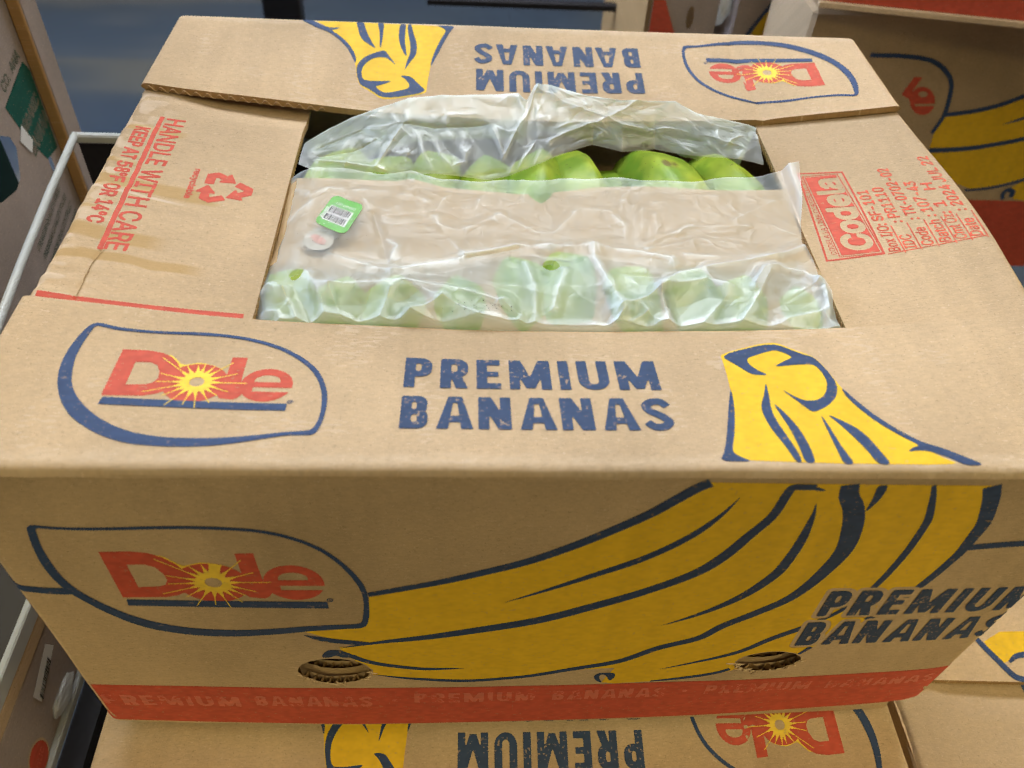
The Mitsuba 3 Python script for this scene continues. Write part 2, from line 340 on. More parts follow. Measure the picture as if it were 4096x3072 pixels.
def face_art():
    a = logo(.0512, .1500, 1.226, 1.30)
    bean = poly(ART['bean_out']).difference(poly(ART['bean_in']))
    inside = poly(ART['bean_out'])
    a['ink_blue'] = unary_union([a['ink_blue'], bean, poly(ART['tail'])])
    pb = unary_union([word('PREMIUM', .4065, .1262, .118, .0262), word('BANANAS', .4045, .0925, .118, .0268)])
    halo = pb.buffer(.0028)
    a['ink_blue_worn'] = pb
    a['ink_yellow'] = poly(ART['yel'], soft=False).difference(inside).difference(halo)
    ln = unary_union([stroke(np.array(p) * 1e-3, np.array(w) * 1e-3) for w, p in ART['lines']] + [poly(b) for b in ART['blobs']])
    a['ink_dark'] = ln.difference(inside).difference(halo)
    x = np.array([0, .080, .165, .27, .36, .44, .50, .52]); zt = np.array([.0505, .0500, .0500, .0500, .0500, .0500, .0505, .051])
    band = Polygon(list(zip(x, zt)) + [(.52, 0.0), (0, 0.0)])
    t = unary_union([word('PREMIUM', .0062, .0235, .0800, .0135), word('BANANAS', .0955, .0255, .0690, .0135), Point(.1780, .0335).buffer(.0016),
                     word('PREMIUM', .1895, .0300, .0720, .0125), word('BANANAS', .2720, .0305, .0690, .0125), Point(.3525, .0375).buffer(.0016),
                     word('PREMIUM', .3650, .0320, .0660, .0120), word('BANANAS', .4420, .0310, .0700, .0110)])
    a['ink_red'] = a['ink_red'].union(band); a['ink_red_shine'] = t
    return a
ART = json.loads('''{"bean_top_out":[[40.3,91.6],[43.0,91.6],[50.5,89.8],[62.9,89.5],[73.7,90.1],[87.5,92.0],[99.6,91.9],[109.5,90.7],[118.9,88.2],[129.5,83.5],[139.6,76.1],[147.2,67.8],[151.5,59.4],[154.6,49.4],[155.4,42.0],[155.4,33.7],[154.8,27.4],[153.6,22.9],[152.4,21.2],[150.4,20.5],[141.8,20.4],[132.2,18.0],[121.5,15.2],[111.4,13.3],[101.2,12.5],[92.9,12.5],[84.4,13.1],[77.3,14.0],[69.8,16.0],[61.7,19.6],[53.9,24.6],[48.1,29.4],[43.3,35.4],[39.6,41.5],[36.4,48.9],[34.4,56.5],[33.6,64.4],[33.8,72.6],[35.0,80.6],[37.1,88.5],[38.7,90.6]],"bean_top_in":[[40.9,89.7],[44.6,88.8],[51.1,87.5],[63.5,87.6],[74.2,88.3],[88.1,89.5],[100.0,89.7],[110.0,88.3],[119.5,85.4],[128.3,81.4],[137.4,74.6],[145.0,66.3],[149.4,58.0],[152.0,49.3],[153.0,42.0],[153.3,34.8],[152.8,29.0],[151.5,25.0],[149.9,23.5],[140.0,22.4],[130.4,20.4],[120.7,18.9],[110.3,17.9],[99.9,17.7],[91.4,17.9],[82.7,19.2],[75.2,21.1],[67.1,24.6],[60.2,28.8],[54.5,33.4],[49.1,38.9],[45.2,44.1],[41.9,50.4],[39.9,58.1],[38.5,66.1],[38.4,74.4],[39.1,81.9],[39.9,88.0]],"d_out":[[57.3,74.1],[68.5,74.7],[74.9,73.7],[79.4,71.3],[83.4,66.9],[85.7,61.5],[86.1,54.3],[83.5,48.7],[79.5,45.7],[74.2,44.0],[57.1,43.2]],"d_in":[[64.9,66.1],[71.5,66.5],[75.0,64.8],[77.2,60.1],[77.6,55.9],[76.1,52.8],[73.5,51.4],[65.0,50.6]],"ell":[[106.8,74.1],[113.8,74.5],[114.0,65.1],[114.5,55.0],[117.3,49.0],[115.2,44.7],[113.2,43.4],[107.2,44.1],[105.3,47.2],[107.0,54.5],[107.0,63.3]],"rays":[[76.2,70.3],[78.0,59.2],[77.4,53.5],[73.5,46.2],[82.4,44.3],[85.0,37.9],[92.6,38.9],[98.2,36.9],[103.7,40.6],[105.7,45.8],[110.2,48.6],[117.2,55.1],[111.6,61.7],[108.3,69.9],[100.5,66.7],[96.0,67.5],[93.0,66.6],[88.3,65.5]],"brush":[[77.0,72.9],[79.9,72.3],[83.1,68.8],[86.1,65.9],[89.6,67.2],[93.1,68.5],[97.9,67.7],[102.1,66.1],[105.0,63.8],[106.7,59.5],[100.3,60.9],[94.3,63.6],[88.3,63.0],[84.3,64.1],[80.0,69.1]],"bar":[[57.9,41.7],[137.7,41.2],[137.8,36.3],[57.3,37.1]],"stem_y":[[345.7,85.6],[375.2,96.6],[384.7,88.0],[392.6,82.3],[395.5,71.8],[397.1,60.4],[397.9,56.2],[402.7,40.3],[409.1,28.2],[419.3,16.1],[426.0,8.6],[433.1,4.0],[339.8,5.7],[333.0,8.7],[333.5,12.2],[337.1,22.7],[341.3,38.2],[343.0,47.5],[343.8,57.2],[344.8,67.3],[345.7,80.4]],"stem_b":[[[344.9,84.5],[374.8,95.2],[386.9,84.5],[392.4,81.7],[395.3,71.1],[396.4,62.9],[395.8,56.8],[392.6,49.7],[387.7,44.5],[382.8,41.0],[378.0,38.8],[375.8,42.2],[372.5,48.6],[369.1,54.7],[369.0,55.6],[372.5,51.0],[376.7,47.4],[382.0,47.4],[386.1,49.7],[389.6,54.5],[392.1,60.5],[392.6,66.7],[391.6,73.1],[389.7,75.8],[382.6,75.9],[369.8,74.2],[376.3,78.7],[381.9,81.9],[378.5,86.1],[374.4,88.5],[368.1,86.3],[358.0,81.6],[358.1,76.3],[361.4,71.0],[365.5,67.5],[357.4,67.8],[352.3,75.0]],[[344.0,57.4],[343.0,47.5],[340.1,33.7],[337.0,22.7],[334.1,15.3],[333.5,10.7],[336.9,7.7],[340.7,5.4],[326.4,5.6],[330.1,12.2],[334.3,24.9],[338.7,40.5]],[[362.4,62.1],[361.1,52.3],[358.9,40.5],[359.2,31.5],[360.9,20.7],[362.3,11.4],[362.2,5.1],[359.6,5.1],[357.9,15.5],[355.0,27.1],[354.2,37.1],[355.0,44.0],[358.9,52.3]],[[361.2,46.3],[364.9,38.2],[367.6,28.2],[368.5,19.7],[368.6,11.4],[368.0,4.9],[363.4,5.1],[363.9,14.5],[363.6,27.1],[362.3,37.1]],[[380.8,37.6],[381.8,31.5],[382.4,22.9],[383.1,14.5],[384.4,8.5],[385.0,4.5],[380.2,4.5],[380.2,14.5],[380.3,25.0]],[[383.9,37.6],[389.5,32.6],[394.8,27.1],[397.8,19.7],[399.3,12.6],[401.3,4.1],[395.2,4.6],[393.7,12.5],[390.7,21.8],[387.3,30.4]],[[397.5,57.4],[401.0,47.8],[405.4,37.5],[412.3,27.1],[420.4,18.7],[428.7,14.6],[436.7,8.6],[442.9,4.1],[433.8,4.0],[428.9,8.6],[422.1,12.6],[416.6,13.1],[411.6,12.1],[415.3,15.1],[419.0,16.1],[412.1,22.9],[405.3,31.4],[399.8,42.6],[397.5,50.8]]],"bean_out":[[26.2,210.5],[29.3,212.2],[35.3,210.8],[47.4,210.1],[65.9,210.9],[80.8,212.1],[95.5,212.5],[110.0,211.9],[124.6,210.4],[135.2,207.0],[145.7,201.0],[154.0,193.5],[160.8,183.6],[165.6,174.1],[168.9,165.0],[170.3,157.1],[170.6,145.8],[169.8,132.3],[167.9,123.6],[164.6,120.5],[153.2,120.2],[139.8,118.3],[121.7,114.1],[103.7,111.4],[90.4,110.9],[73.2,112.6],[57.1,117.7],[46.3,125.5],[36.8,136.6],[31.2,145.4],[27.5,151.9],[24.8,158.6],[22.7,168.7],[22.1,182.8],[23.6,197.0],[25.0,205.2]],"bean_in":[[29.8,209.8],[36.0,208.6],[50.5,208.1],[65.2,208.7],[80.2,209.7],[95.0,210.1],[109.6,209.6],[124.2,208.1],[134.8,204.5],[145.4,198.3],[153.0,190.7],[159.1,181.4],[163.7,171.1],[166.6,161.9],[167.9,154.0],[168.0,144.2],[166.4,130.7],[165.1,126.3],[161.5,124.9],[149.2,124.4],[136.0,122.8],[119.9,119.9],[104.9,118.1],[91.8,118.2],[74.9,119.9],[59.1,125.8],[48.4,133.4],[40.2,142.6],[34.4,150.7],[30.5,158.7],[27.9,168.0],[26.9,181.4],[27.1,194.3],[28.7,205.2]],"tail":[[-3.1,166.7],[0.1,162.8],[7.7,159.8],[16.8,158.4],[27.2,158.3],[28.3,151.9],[14.9,152.7],[4.4,154.9],[-1.2,158.0],[-5.1,161.2]],"yel":[[171.0,151.5],[184.3,155.6],[206.1,162.8],[227.5,171.4],[248.3,181.4],[268.2,194.1],[287.1,208.4],[301.3,220.8],[311.1,232.1],[319.0,240.4],[323.2,244.8],[451.6,242.9],[458.4,223.8],[460.5,206.2],[458.6,187.4],[453.8,167.4],[450.9,154.2],[445.1,137.8],[436.9,120.7],[427.1,106.0],[414.6,87.8],[412.1,82.5],[378.7,66.3],[373.4,62.1],[347.4,54.6],[328.7,52.3],[333.0,52.0],[307.8,50.4],[299.7,52.3],[302.1,61.9],[305.1,70.8],[280.7,69.6],[250.7,61.2],[220.1,57.9],[189.7,61.2],[167.0,67.3],[160.5,73.5],[157.8,88.3],[152.0,97.1],[151.3,100.0],[167.6,103.3],[172.4,104.6],[158.4,106.3],[145.0,111.2],[133.8,117.7],[145.7,118.2],[164.3,121.1],[168.2,125.1]],"lines":[[[3.5,5,5.5,6],[[170.7,154.2],[184.4,158.4],[206.1,165.2],[227.4,173.8],[248.2,183.4],[268.0,196.0],[286.8,210.3],[301.0,222.6],[310.9,233.4],[318.8,241.7],[322.9,244.6]]],[[0,3,4.5,4,0],[[238.0,145.5],[254.4,154.7],[279.3,170.0],[303.0,185.5],[317.5,198.9],[325.7,209.0],[333.7,222.9],[338.2,234.8]]],[[0,4,6,6.5,6.5,6,6.5,5,4],[[151.2,99.0],[172.4,105.2],[200.8,111.1],[228.8,118.5],[256.3,127.2],[282.7,140.3],[308.0,154.6],[333.0,174.1],[340.8,185.1],[349.7,204.6],[356.7,221.5],[360.0,241.9],[369.9,241.8]]],[[0,4,6,5,0],[[323.2,119.4],[339.4,129.3],[355.1,142.9],[365.5,156.8],[373.6,176.6],[375.8,201.4],[375.1,220.1],[373.3,230.9]]],[[0,3,3,3.5,4.5,5,5.5,6,8,10,8],[[167.0,68.0],[189.7,61.9],[220.1,58.6],[250.6,61.9],[280.5,70.8],[305.0,78.5],[327.6,94.5],[347.7,104.9],[356.6,116.6],[372.2,131.3],[386.6,147.2],[395.0,167.8],[399.5,191.9],[396.3,212.9],[391.6,226.9],[386.3,236.2],[384.5,243.7]]],[[2,4,4,3.5,3],[[422.1,243.2],[426.5,230.9],[431.1,212.5],[431.7,194.4],[430.5,175.0],[427.3,154.4],[422.1,140.0],[417.0,129.8],[407.6,119.7]]],[[8,7,5,4.5,4],[[448.7,242.6],[455.0,226.6],[459.0,209.2],[459.1,192.2],[456.2,172.5],[451.3,153.3],[446.7,138.6],[435.9,120.7]]],[[5,5,5],[[459.7,191.9],[473.3,194.1],[487.4,195.7],[494.3,196.4]]],[[0,2.5,4,5],[[330.9,67.2],[350.6,75.1],[373.6,86.8],[389.8,102.6],[405.1,114.8]]],[[1,3,3],[[328.7,52.3],[349.3,55.7],[367.2,61.4],[373.6,65.6]]],[[2,3],[[410.3,81.5],[414.9,89.9]]],[[4,3.5,3,0],[[157.1,90.3],[166.1,83.0],[180.4,77.4],[200.0,73.7],[218.9,74.2]]],[[0,4.5,4.5,2],[[134.0,113.7],[143.2,109.2],[156.3,105.9],[169.6,103.9]]]],"blobs":[[[396.9,243.3],[402.0,243.4],[401.8,232.2],[398.2,222.0],[398.1,233.6]],[[305.9,64.7],[306.8,59.4],[304.2,53.7],[301.1,61.9],[297.8,63.2],[297.3,58.7],[300.3,51.6],[295.7,55.3],[293.9,61.2],[296.6,64.9]],[[141.2,91.1],[144.6,97.0],[151.0,97.0],[157.8,92.1],[158.0,88.2],[152.0,88.2],[148.6,91.2],[145.5,88.2],[141.4,88.2]],[[369.7,242.3],[374.7,240.0],[374.3,239.0],[369.8,239.4]]],"rb_bean":[[621.9,163.0],[627.0,162.5],[646.9,162.8],[666.0,162.0],[681.9,160.0],[695.2,155.4],[705.7,148.7],[713.1,141.8],[719.0,132.8],[722.0,122.2],[724.3,110.0],[725.2,100.3],[723.3,89.0],[720.2,78.8]],"rb_e":[[[676.2,141.2],[684.7,140.8],[680.4,126.2],[682.0,115.5],[669.8,121.8]],[[708.7,115.6],[710.2,110.4],[710.0,105.7],[708.2,102.0],[705.0,99.7],[700.6,99.2],[695.7,100.3],[690.8,103.1],[686.3,107.2],[682.9,112.1],[680.8,117.3],[680.3,122.3],[681.4,126.4],[683.9,129.4],[687.7,130.8],[692.2,130.5],[697.1,128.6],[701.8,125.2],[705.8,120.8]],[[697.7,122.7],[697.8,121.2],[696.7,120.0],[694.7,119.4],[692.3,119.5],[690.1,120.3],[688.4,121.6],[687.8,123.2],[688.3,124.5],[689.9,125.5],[692.1,125.7],[694.5,125.3],[696.5,124.2]],[[688.3,111.2],[712.0,112.6],[712.9,110.4],[689.8,109.1]]],"rb_yel":[[726.5,100.3],[752.4,104.6],[776.0,110.9],[802.7,122.1],[851.2,143.7],[933.4,-5.1],[865.8,-3.6],[851.6,-2.3],[841.7,12.1],[852.1,23.6],[822.1,14.0],[795.3,10.0],[729.0,32.6],[722.9,80.3]],"rb_lines":[[[723.8,100.3],[746.2,103.7],[775.7,111.6],[801.7,124.1],[838.4,143.3]],[[725.6,57.7],[745.6,59.0],[771.7,62.0],[796.8,67.3],[826.3,75.1],[866.9,90.6]],[[792.8,91.1],[814.0,99.6],[840.3,115.1]],[[789.0,8.2],[815.8,12.2],[834.7,17.5],[851.7,24.4],[880.1,40.1]],[[840.2,-2.7],[836.2,5.4],[839.6,10.4],[847.2,6.6],[847.2,0.8]]],"rb_band":[[808.7,-3.5],[867.0,-6.1],[892.1,-56.1]]}''')
FOLDS = json.loads('''{"v":[[[144.6,161.7],[182.3,152.1],[217.8,158.0]],[[162.8,200.6],[169.5,177.8],[174.6,154.2]],[[217.8,156.8],[246.7,168.8]],[[367.7,112.4],[386.1,121.9],[407.3,136.5]],[[153.6,131.7],[174.8,133.4],[210.7,133.3]],[[302.0,145.7],[325.5,145.2],[347.4,157.1]]],"r":[[4,9,[[146.6,124.9],[158.1,129.0],[173.5,131.1],[185.6,131.5],[205.0,129.2],[221.5,124.7],[235.7,119.6]]],[5,9,[[188.8,111.0],[205.2,119.4],[225.0,109.7],[250.8,95.0]]],[2,6,[[205.2,119.4],[185.6,131.5]]],[3.5,8,[[178.2,125.7],[173.6,110.6],[170.6,97.3]]],[4,7,[[133.8,136.8],[142.5,118.3],[149.0,97.8]]],[3,5,[[122.1,125.3],[128.7,113.7],[134.9,98.5]]],[3,5,[[112.3,133.9],[122.1,125.3]]],[3,5,[[113.9,116.5],[120.5,113.5],[127.4,99.3]]],[3.5,10,[[146.6,124.9],[152.2,112.2],[159.2,97.0]]],[2.5,7,[[177.8,141.4],[217.8,158.0],[246.8,171.3],[264.6,169.4]]],[1.5,5,[[177.8,141.4],[158.9,151.4],[143.2,160.5]]],[1.5,4,[[237.1,119.6],[246.0,112.3],[243.0,107.0]]],[2,6,[[188.8,111.0],[197.4,102.9],[188.2,95.6]]],[1.2,4,[[249.9,154.2],[254.0,130.0],[253.5,106.2]]],[3.5,9,[[289.7,170.8],[288.4,157.8],[293.1,135.8],[298.1,119.7]]],[3,8,[[264.5,168.6],[290.4,170.1],[315.7,165.1],[331.7,159.2]]],[1.5,6,[[301.2,145.1],[309.8,133.9],[323.2,130.7]]],[4.5,8,[[325.9,133.2],[332.6,140.5],[354.0,149.7],[392.9,161.1],[415.1,176.3]]],[4,8,[[298.5,116.3],[320.5,127.7],[347.6,137.3],[358.4,132.8]]],[3,6,[[320.5,127.7],[323.1,115.8],[324.4,98.4]]],[2,4,[[283.9,105.0],[292.0,105.2],[301.3,115.3]]],[2,5,[[297.1,105.3],[313.3,115.6],[323.0,105.9]]],[3,4.5,[[373.6,134.4],[381.3,146.8],[391.4,152.1],[405.5,147.5],[409.9,140.3]]],[2.5,10,[[356.2,125.7],[344.2,111.8],[332.8,98.5]]],[4,10,[[385.0,145.7],[374.0,126.2],[355.0,99.0]]],[2.5,6,[[410.3,139.0],[386.1,121.9],[367.7,112.4]]],[2.5,5,[[412.8,136.7],[411.6,119.1]]],[2.5,7,[[372.8,102.1],[388.4,112.9],[407.4,117.8],[416.0,103.6]]],[1,3,[[313.3,115.6],[309.5,120.0]]],[1.5,5,[[271.0,147.3],[266.8,131.6],[263.6,118.8]]],[1.6,5,[[115.7,198.7],[135.0,222.6],[165.5,221.3],[176.6,223.1],[193.4,212.0]]],[1.6,6,[[198.3,197.0],[201.4,189.7],[212.9,185.3],[235.4,199.6]]],[1.6,6,[[216.7,158.8],[205.2,182.6],[199.1,195.8]]],[1.5,5,[[216.7,158.8],[245.4,171.1]]],[1.5,5,[[170.1,179.0],[179.0,170.0],[174.6,154.2]]],[1,3.5,[[114.3,228.4],[124.0,216.9],[134.9,224.0]]],[1,3,[[154.8,216.9],[162.0,200.6]]],[0.9,4,[[183.5,234.2],[193.4,212.0]]],[1.6,5,[[237.0,201.0],[258.2,185.7],[267.6,184.9],[284.8,207.9],[302.6,206.1],[310.5,191.3],[309.2,181.5],[273.9,173.2]]],[1.2,5,[[310.6,210.2],[318.1,227.8],[330.6,233.8]]],[1.2,3.5,[[321.0,177.2],[346.9,192.6],[384.8,195.3]]],[1.2,3.5,[[320.0,170.1],[352.6,183.1],[377.5,179.1]]],[1.0,4,[[323.5,210.8],[319.1,179.5]]],[1.4,5,[[376.8,200.0],[407.2,220.7]]],[1.2,5,[[342.3,166.2],[392.2,161.0]]],[1,4,[[330.2,204.6],[328.8,185.8],[321.4,170.2]]],[0.8,3,[[331.0,185.9],[376.2,190.0]]],[0.8,3.5,[[348.7,225.0],[371.7,223.3]]]]}''')
FLAP, FACE = flap_art(), face_art()
LAYER = {'ink_red': .00016, 'ink_yellow': .00018, 'ink_sun': .00030, 'ink_blue': .00034, 'ink_dark': .00034, 'ink_blue_worn': .00036, 'ink_red_shine': .00032, 'ink_red_faint': .0002}
NAME = {'ink_red': 'red_print', 'ink_yellow': 'yellow_print', 'ink_sun': 'sun_print', 'ink_blue': 'blue_print', 'ink_dark': 'fruit_outline_print', 'ink_blue_worn': 'lettering', 'ink_red_shine': 'band_lettering', 'ink_red_faint': 'stamp_print'}
def prints(parent, art, surf, edge, M, clip=None, skip=()):
    for ink, g in art.items():
        if ink in skip: continue
        g = g.intersection(clip) if clip is not None else g
        drape(f'{parent}__{NAME[ink]}', g, surf, ink, LAYER[ink], edge, M)

# ---------------------------------------------------------------- the shape of a box: top sags into the opening, walls bulge
SAGX = PchipInterpolator([0, .03, .11, .18, .255, .34, .415, .48, .52], [0, .0045, .0145, .018, .020, .018, .0145, .006, 0])
CF = PchipInterpolator([0, .08, .165, .27, .36, .44, .50, .52], [.002, -.001, -.003, -.002, 0, .004, .008, .011])
def sag(x, y): return SAGX(np.clip(x, 0, W)) * np.clip(np.minimum(y, D - y) / .107, 0, 1)
def wob(x, y, a, s, seed): return a * (meshkit.fbm(np.stack([x * s, y * s, 0 * x], -1), 3, seed) - .5)
def fold(y): return np.where(y < R, R - np.sqrt(np.maximum(R * R - (R - y) ** 2, 0)), 0)
def rightx(x, y): return x + np.clip((x - .42) / .1, 0, 1) ** 1.5 * .0095 * np.exp(-((y - .205) / .10) ** 2)
def endround(x): 
    a = np.minimum(x, W - x); r = .006
    return np.where(a < r, r - np.sqrt(np.maximum(r * r - (r - a) ** 2, 0)), 0)
def s_front_flap(x, y):
    return np.stack([x, y + wob(x, y, .0012, 9, 3) * np.clip(1 - y / .02, 0, 1), H - sag(x, y) - fold(y) - endround(x) * .5 + wob(x, y, .0010, 14, 1) - .0016 * np.exp(-y / .010) * meshkit.fbm(np.stack([x * 38, y * 20, 0 * x], -1), 3, 31) ** 2], -1)
def s_back_flap(u, v):
    """u, v as on the front flap, turned round: v from the back fold"""
    x, y = W - u, D - v
    lift = .0028 * np.clip((v - .03) / .06, 0, 1) * np.exp(-((x - .09) / .05) ** 2)
    cr = -.0016 * np.exp(-np.abs(x - (.425 - .1 * (.1 - v))) / .004) * np.clip(v / .05, 0, 1)
    return np.stack([x, y, H - sag(x, y) - fold(v) - endround(x) * .5 + lift + cr + wob(x, y, .0010, 14, 2)], -1)
def s_left(x, y):
    z = H - sag(x, y) - .0050 - endround(x)
    rip = .0006 * np.exp(-x / .022) * np.sin(y * 2 * np.pi / .0135 + 2.5 * np.sin(y * 45)) * (.4 + .6 * np.sin(y * 31 + 1) ** 2)
    for y0, a in ((.2715, .0010), (.2105, .0014), (.2395, .0006), (.1565, .0009), (.144, .0007), (.183, .0006)):
        rip = rip + .75 * a * np.exp(-np.abs(y - y0 + .05 * x) / .0028) * np.exp(-x / .055)
    xc = .0215 + .003 * np.sin(y * 300) * .3
    rip = rip - .0010 * np.exp(-np.abs(x - xc) / .0009) * ((y > .112) & (y < .153))
    rip = rip - .0035 * np.clip((y - .30) / .02, 0, 1) * np.clip((x - .02) / .03, 0, 1)
    return np.stack([x + .0008 * np.sin(y * 90) * np.exp(-x / .01) - .002 * np.exp(-((y - .37) / .03) ** 2) * np.exp(-x / .02), y, z + rip + wob(x, y, .0012, 22, 4)], -1)
def s_right(x, y):
    z = H - sag(x, y) - .0050 - endround(x)
    z = z - .0012 * np.exp(-np.abs((y - .098) - (x - .43) * .1) / .003) * np.exp(-((x - .435) / .02) ** 2)
    return np.stack([rightx(x, y), y, z + wob(x, y, .0014, 16, 5)], -1)
def s_face(x, z):
    return np.stack([x, CF(np.clip(x, 0, W)) * np.clip(1 - z / H, 0, 1) + endround(x) + wob(x, z, .0012, 9, 6) * np.clip(z / .02, 0, 1) * np.clip((H - z) / .03, 0, 1), z], -1)

HOLES = [(.1460, .0715, .0200, .0148), (.3945, .0735, .0190, .0115)]
def hole_poly(cx, cz, rx, rz, seed, k=1.0, rough=.05):
    th = np.linspace(0, 2 * np.pi, 72, endpoint=False); r = np.random.default_rng(seed)
    ro = 1 + rough * np.convolve(np.tile(r.normal(size=72), 3), np.ones(3) / 3, 'same')[72:144] * np.where(np.sin(th) < .1, 1.0, .3)
    return Polygon(np.c_[cx + rx * k * ro * np.cos(th), cz + rz * k * ro * np.sin(th)])
def board_walls(key, M, tray=True):
    for nm, lo, hi in (('side_wall', (.0006, .009, .004), (.0050, D - .009, H - .0085)), ('side_wall', (W - .0050, .012, .004), (W - .0006, D - .012, H - .0085)), ('back_wall', (.007, D - .0050, .004), (W - .007, D - .0004, H - .0062))):
        m = cube(lo, hi); add(f'{key}__{nm}', m, 'kraft', False, quad_uv(m), M)
    if tray:
        for nm, lo, hi in (('tray_wall', (.012, .026, -.0215), (.0165, D - .020, .19)), ('tray_wall', (W - .0165, .026, -.0215), (W - .012, D - .020, .19)), ('tray_wall', (.017, D - .0250, -.0215), (W - .017, D - .0205, .19)), ('tray_bottom', (.017, .026, -.0213), (W - .017, D - .026, -.017))):
            m = cube(lo, hi); add(f'{key}__{nm}', m, 'kraft', False, quad_uv(m), M)

def sheet_panel(key, surf, us, vs, m, M, t=.0044, edge_mat='kraft_edge'):
    top, rest = slab(surf, us, vs, t)
    k = add(key, (top[0], top[1]), m, True, top[2], M)
    add(f'{key}__cut_edge', (rest[0], rest[1]), edge_mat, False, rest[2], M)
    return k
YS = np.r_[np.linspace(0, R, 7), np.linspace(R, .1065, 36)[1:]]
XS = np.r_[np.linspace(0, .006, 5), np.linspace(.006, W - .006, 150)[1:], np.linspace(W - .006, W, 5)[1:]]
# ================================================================ THE BOX IN FRONT
K = 'banana_box'
tag(K, 'large open banana box in front with bagged green bananas in its top opening', 'cardboard box')
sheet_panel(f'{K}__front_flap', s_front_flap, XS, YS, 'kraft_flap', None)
prints(f'{K}__front_flap', FLAP, s_front_flap, .006, None)
YB = np.r_[np.linspace(0, R, 7), np.linspace(R, .1095, 36)[1:]]
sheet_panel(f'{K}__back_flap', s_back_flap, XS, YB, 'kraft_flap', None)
FAR = {a: affinity.translate(g, -.0138, 0) for a, g in FLAP.items()}
prints(f'{K}__back_flap', FAR, s_back_flap, .006, None)
# the open end of the corrugation along the back flap's cut edge
def flute(surf_edge, length, lam, amp, axis_in):
    n = int(length / lam * 10); s = np.linspace(0, 1, n); ph = np.sin(s * length / lam * 2 * np.pi)
    A = surf_edge(s, ph * amp); B = A + np.array(axis_in)
    V = np.vstack([A, B]); i = np.arange(n - 1)
    return V, np.vstack([np.stack([i, i + 1, i + 1 + n], 1), np.stack([i, i + 1 + n, i + n], 1)])
def be(s, a):
    u = .40 + s * .115; P = s_back_flap(u, np.full_like(u, .1095)); return P + np.c_[0 * a, 0 * a - .0012, a - .0028]
add(f'{K}__back_flap__flute', flute(be, .115, .0075, .0016, (0, .008, 0)), 'kraft_torn', False)
XL = np.r_[np.linspace(0, .03, 34), np.linspace(.03, .1078, 40)[1:]]; YL = np.linspace(.006, D - .006, 330)
sheet_panel(f'{K}__left_panel', s_left, XL, YL, 'kraft_stained', None)
sheet_panel(f'{K}__right_panel', s_right, np.linspace(.4205, W, 60), np.linspace(.006, D - .006, 150), 'kraft', None)
def teeth(x0, sgn, surf):
    def f(s, a):
        y = .112 + s * .205; P = surf(np.full_like(y, x0), y); return P + np.c_[0 * a + sgn * .0006, 0 * a, a - .0026]
    return flute(f, .205, .0042, .0017, (-sgn * .005, 0, 0))
add(f'{K}__left_panel__flute', teeth(.1078, 1, s_left), 'kraft_torn', False)
add(f'{K}__right_panel__flute', teeth(.4205, -1, s_right), 'kraft_torn', False)
# left panel print: handling text, recycling mark, red strip
PL = f'{K}__left_panel'
t1 = fit(txt('HANDLE WITH CARE', 1), (.0238, .2920), (0, -1), (.0110, .0002), .138)
t2 = fit(txt('KEEP AT 58\u00b0F OR 14\u00b0C', 1, False), (.0090, .2766), (0, -1), (.0080, 0), .101).buffer(.00042)
t3 = fit(txt('recyclable', 1), (.0522, .2400), (0, -1), (.0036, 0), .031).buffer(.00012)
bar = Polygon([(.0190, .2930), (.0218, .2930), (.0233, .1533), (.0205, .1535)])
ar = Polygon([(-.0054, .0060), (-.0022, .0114), (.0022, .0114), (.0046, .0074), (.0064, .0084), (.0058, .0026), (.0006, .0050), (.0024, .0060), (.0008, .0086), (-.0006, .0086), (-.0028, .0047)])
rec = unary_union([affinity.rotate(ar, a, origin=(0, 0)) for a in (0, 120, 240)])
rec = affinity.translate(affinity.rotate(affinity.scale(rec.buffer(.0005), 1.42, 1.42, origin=(0, 0)), -90, origin=(0, 0)), .0715, .2235)
strip = Polygon([(.0042, .1155), (.0193, .1150), (.0370, .1148), (.0594, .1148), (.0835, .1150), (.1030, .1150), (.1034, .1066), (.0041, .1066)])
drape(f'{PL}__handling_text', unary_union([t1, t2, bar]), s_left, 'ink_red', .0002, .004)
drape(f'{PL}__recycling_mark', unary_union([rec, t3]), s_left, 'ink_red', .0002, .004)
drape(f'{PL}__red_strip', strip, s_left, 'ink_red', .0002, .004)
crack = stroke([(.0245, .1535), (.0225, .147), (.0218, .1412), (.0213, .1316), (.0219, .125), (.0221, .1132)], [.0002, .0006, .0005, .0006, .0004])
drape(f'{PL}__crease', crack, s_left, 'kraft_edge', .00025, .004)
# right panel print: the box maker's stamp and a form
PR = f'{K}__right_panel'
name = Polygon([(.4366, .2548), (.4552, .2549), (.4571, .1735), (.4360, .1728)])
let = fit(txt('Codela', 1), (.4548, .1768), (0, 1), (-.0146, .0004), .0745).buffer(.0006)
frame = Polygon([(.4330, .2605), (.4603, .2580), (.4590, .1708), (.4262, .1683)]); inner = Polygon([(.4341, .2592), (.4592, .2568), (.4579, .1721), (.4275, .1697)])
frame2 = Polygon([(.4356, .2562), (.4563, .2560), (.4580, .1724), (.4348, .1716)])
small = fit(txt('CODELA LA LIMA CORTES TEL 504', 1, False), (.4338, .1738), (.03, 1), (-.0030, 0), .082)
rows = [('Box I/O', ': SF-101'), ('IDC', ': PR1110'), ('Code', ': TK-0702-02'), ('Batch', ': 107-43'), ('Cmt Oz', ': 1   H'), ('Date', ': 2024 JUL 22')]
cx = [.4605, .4695, .4785, .4880, .4975, .5060, .5145]; form = []
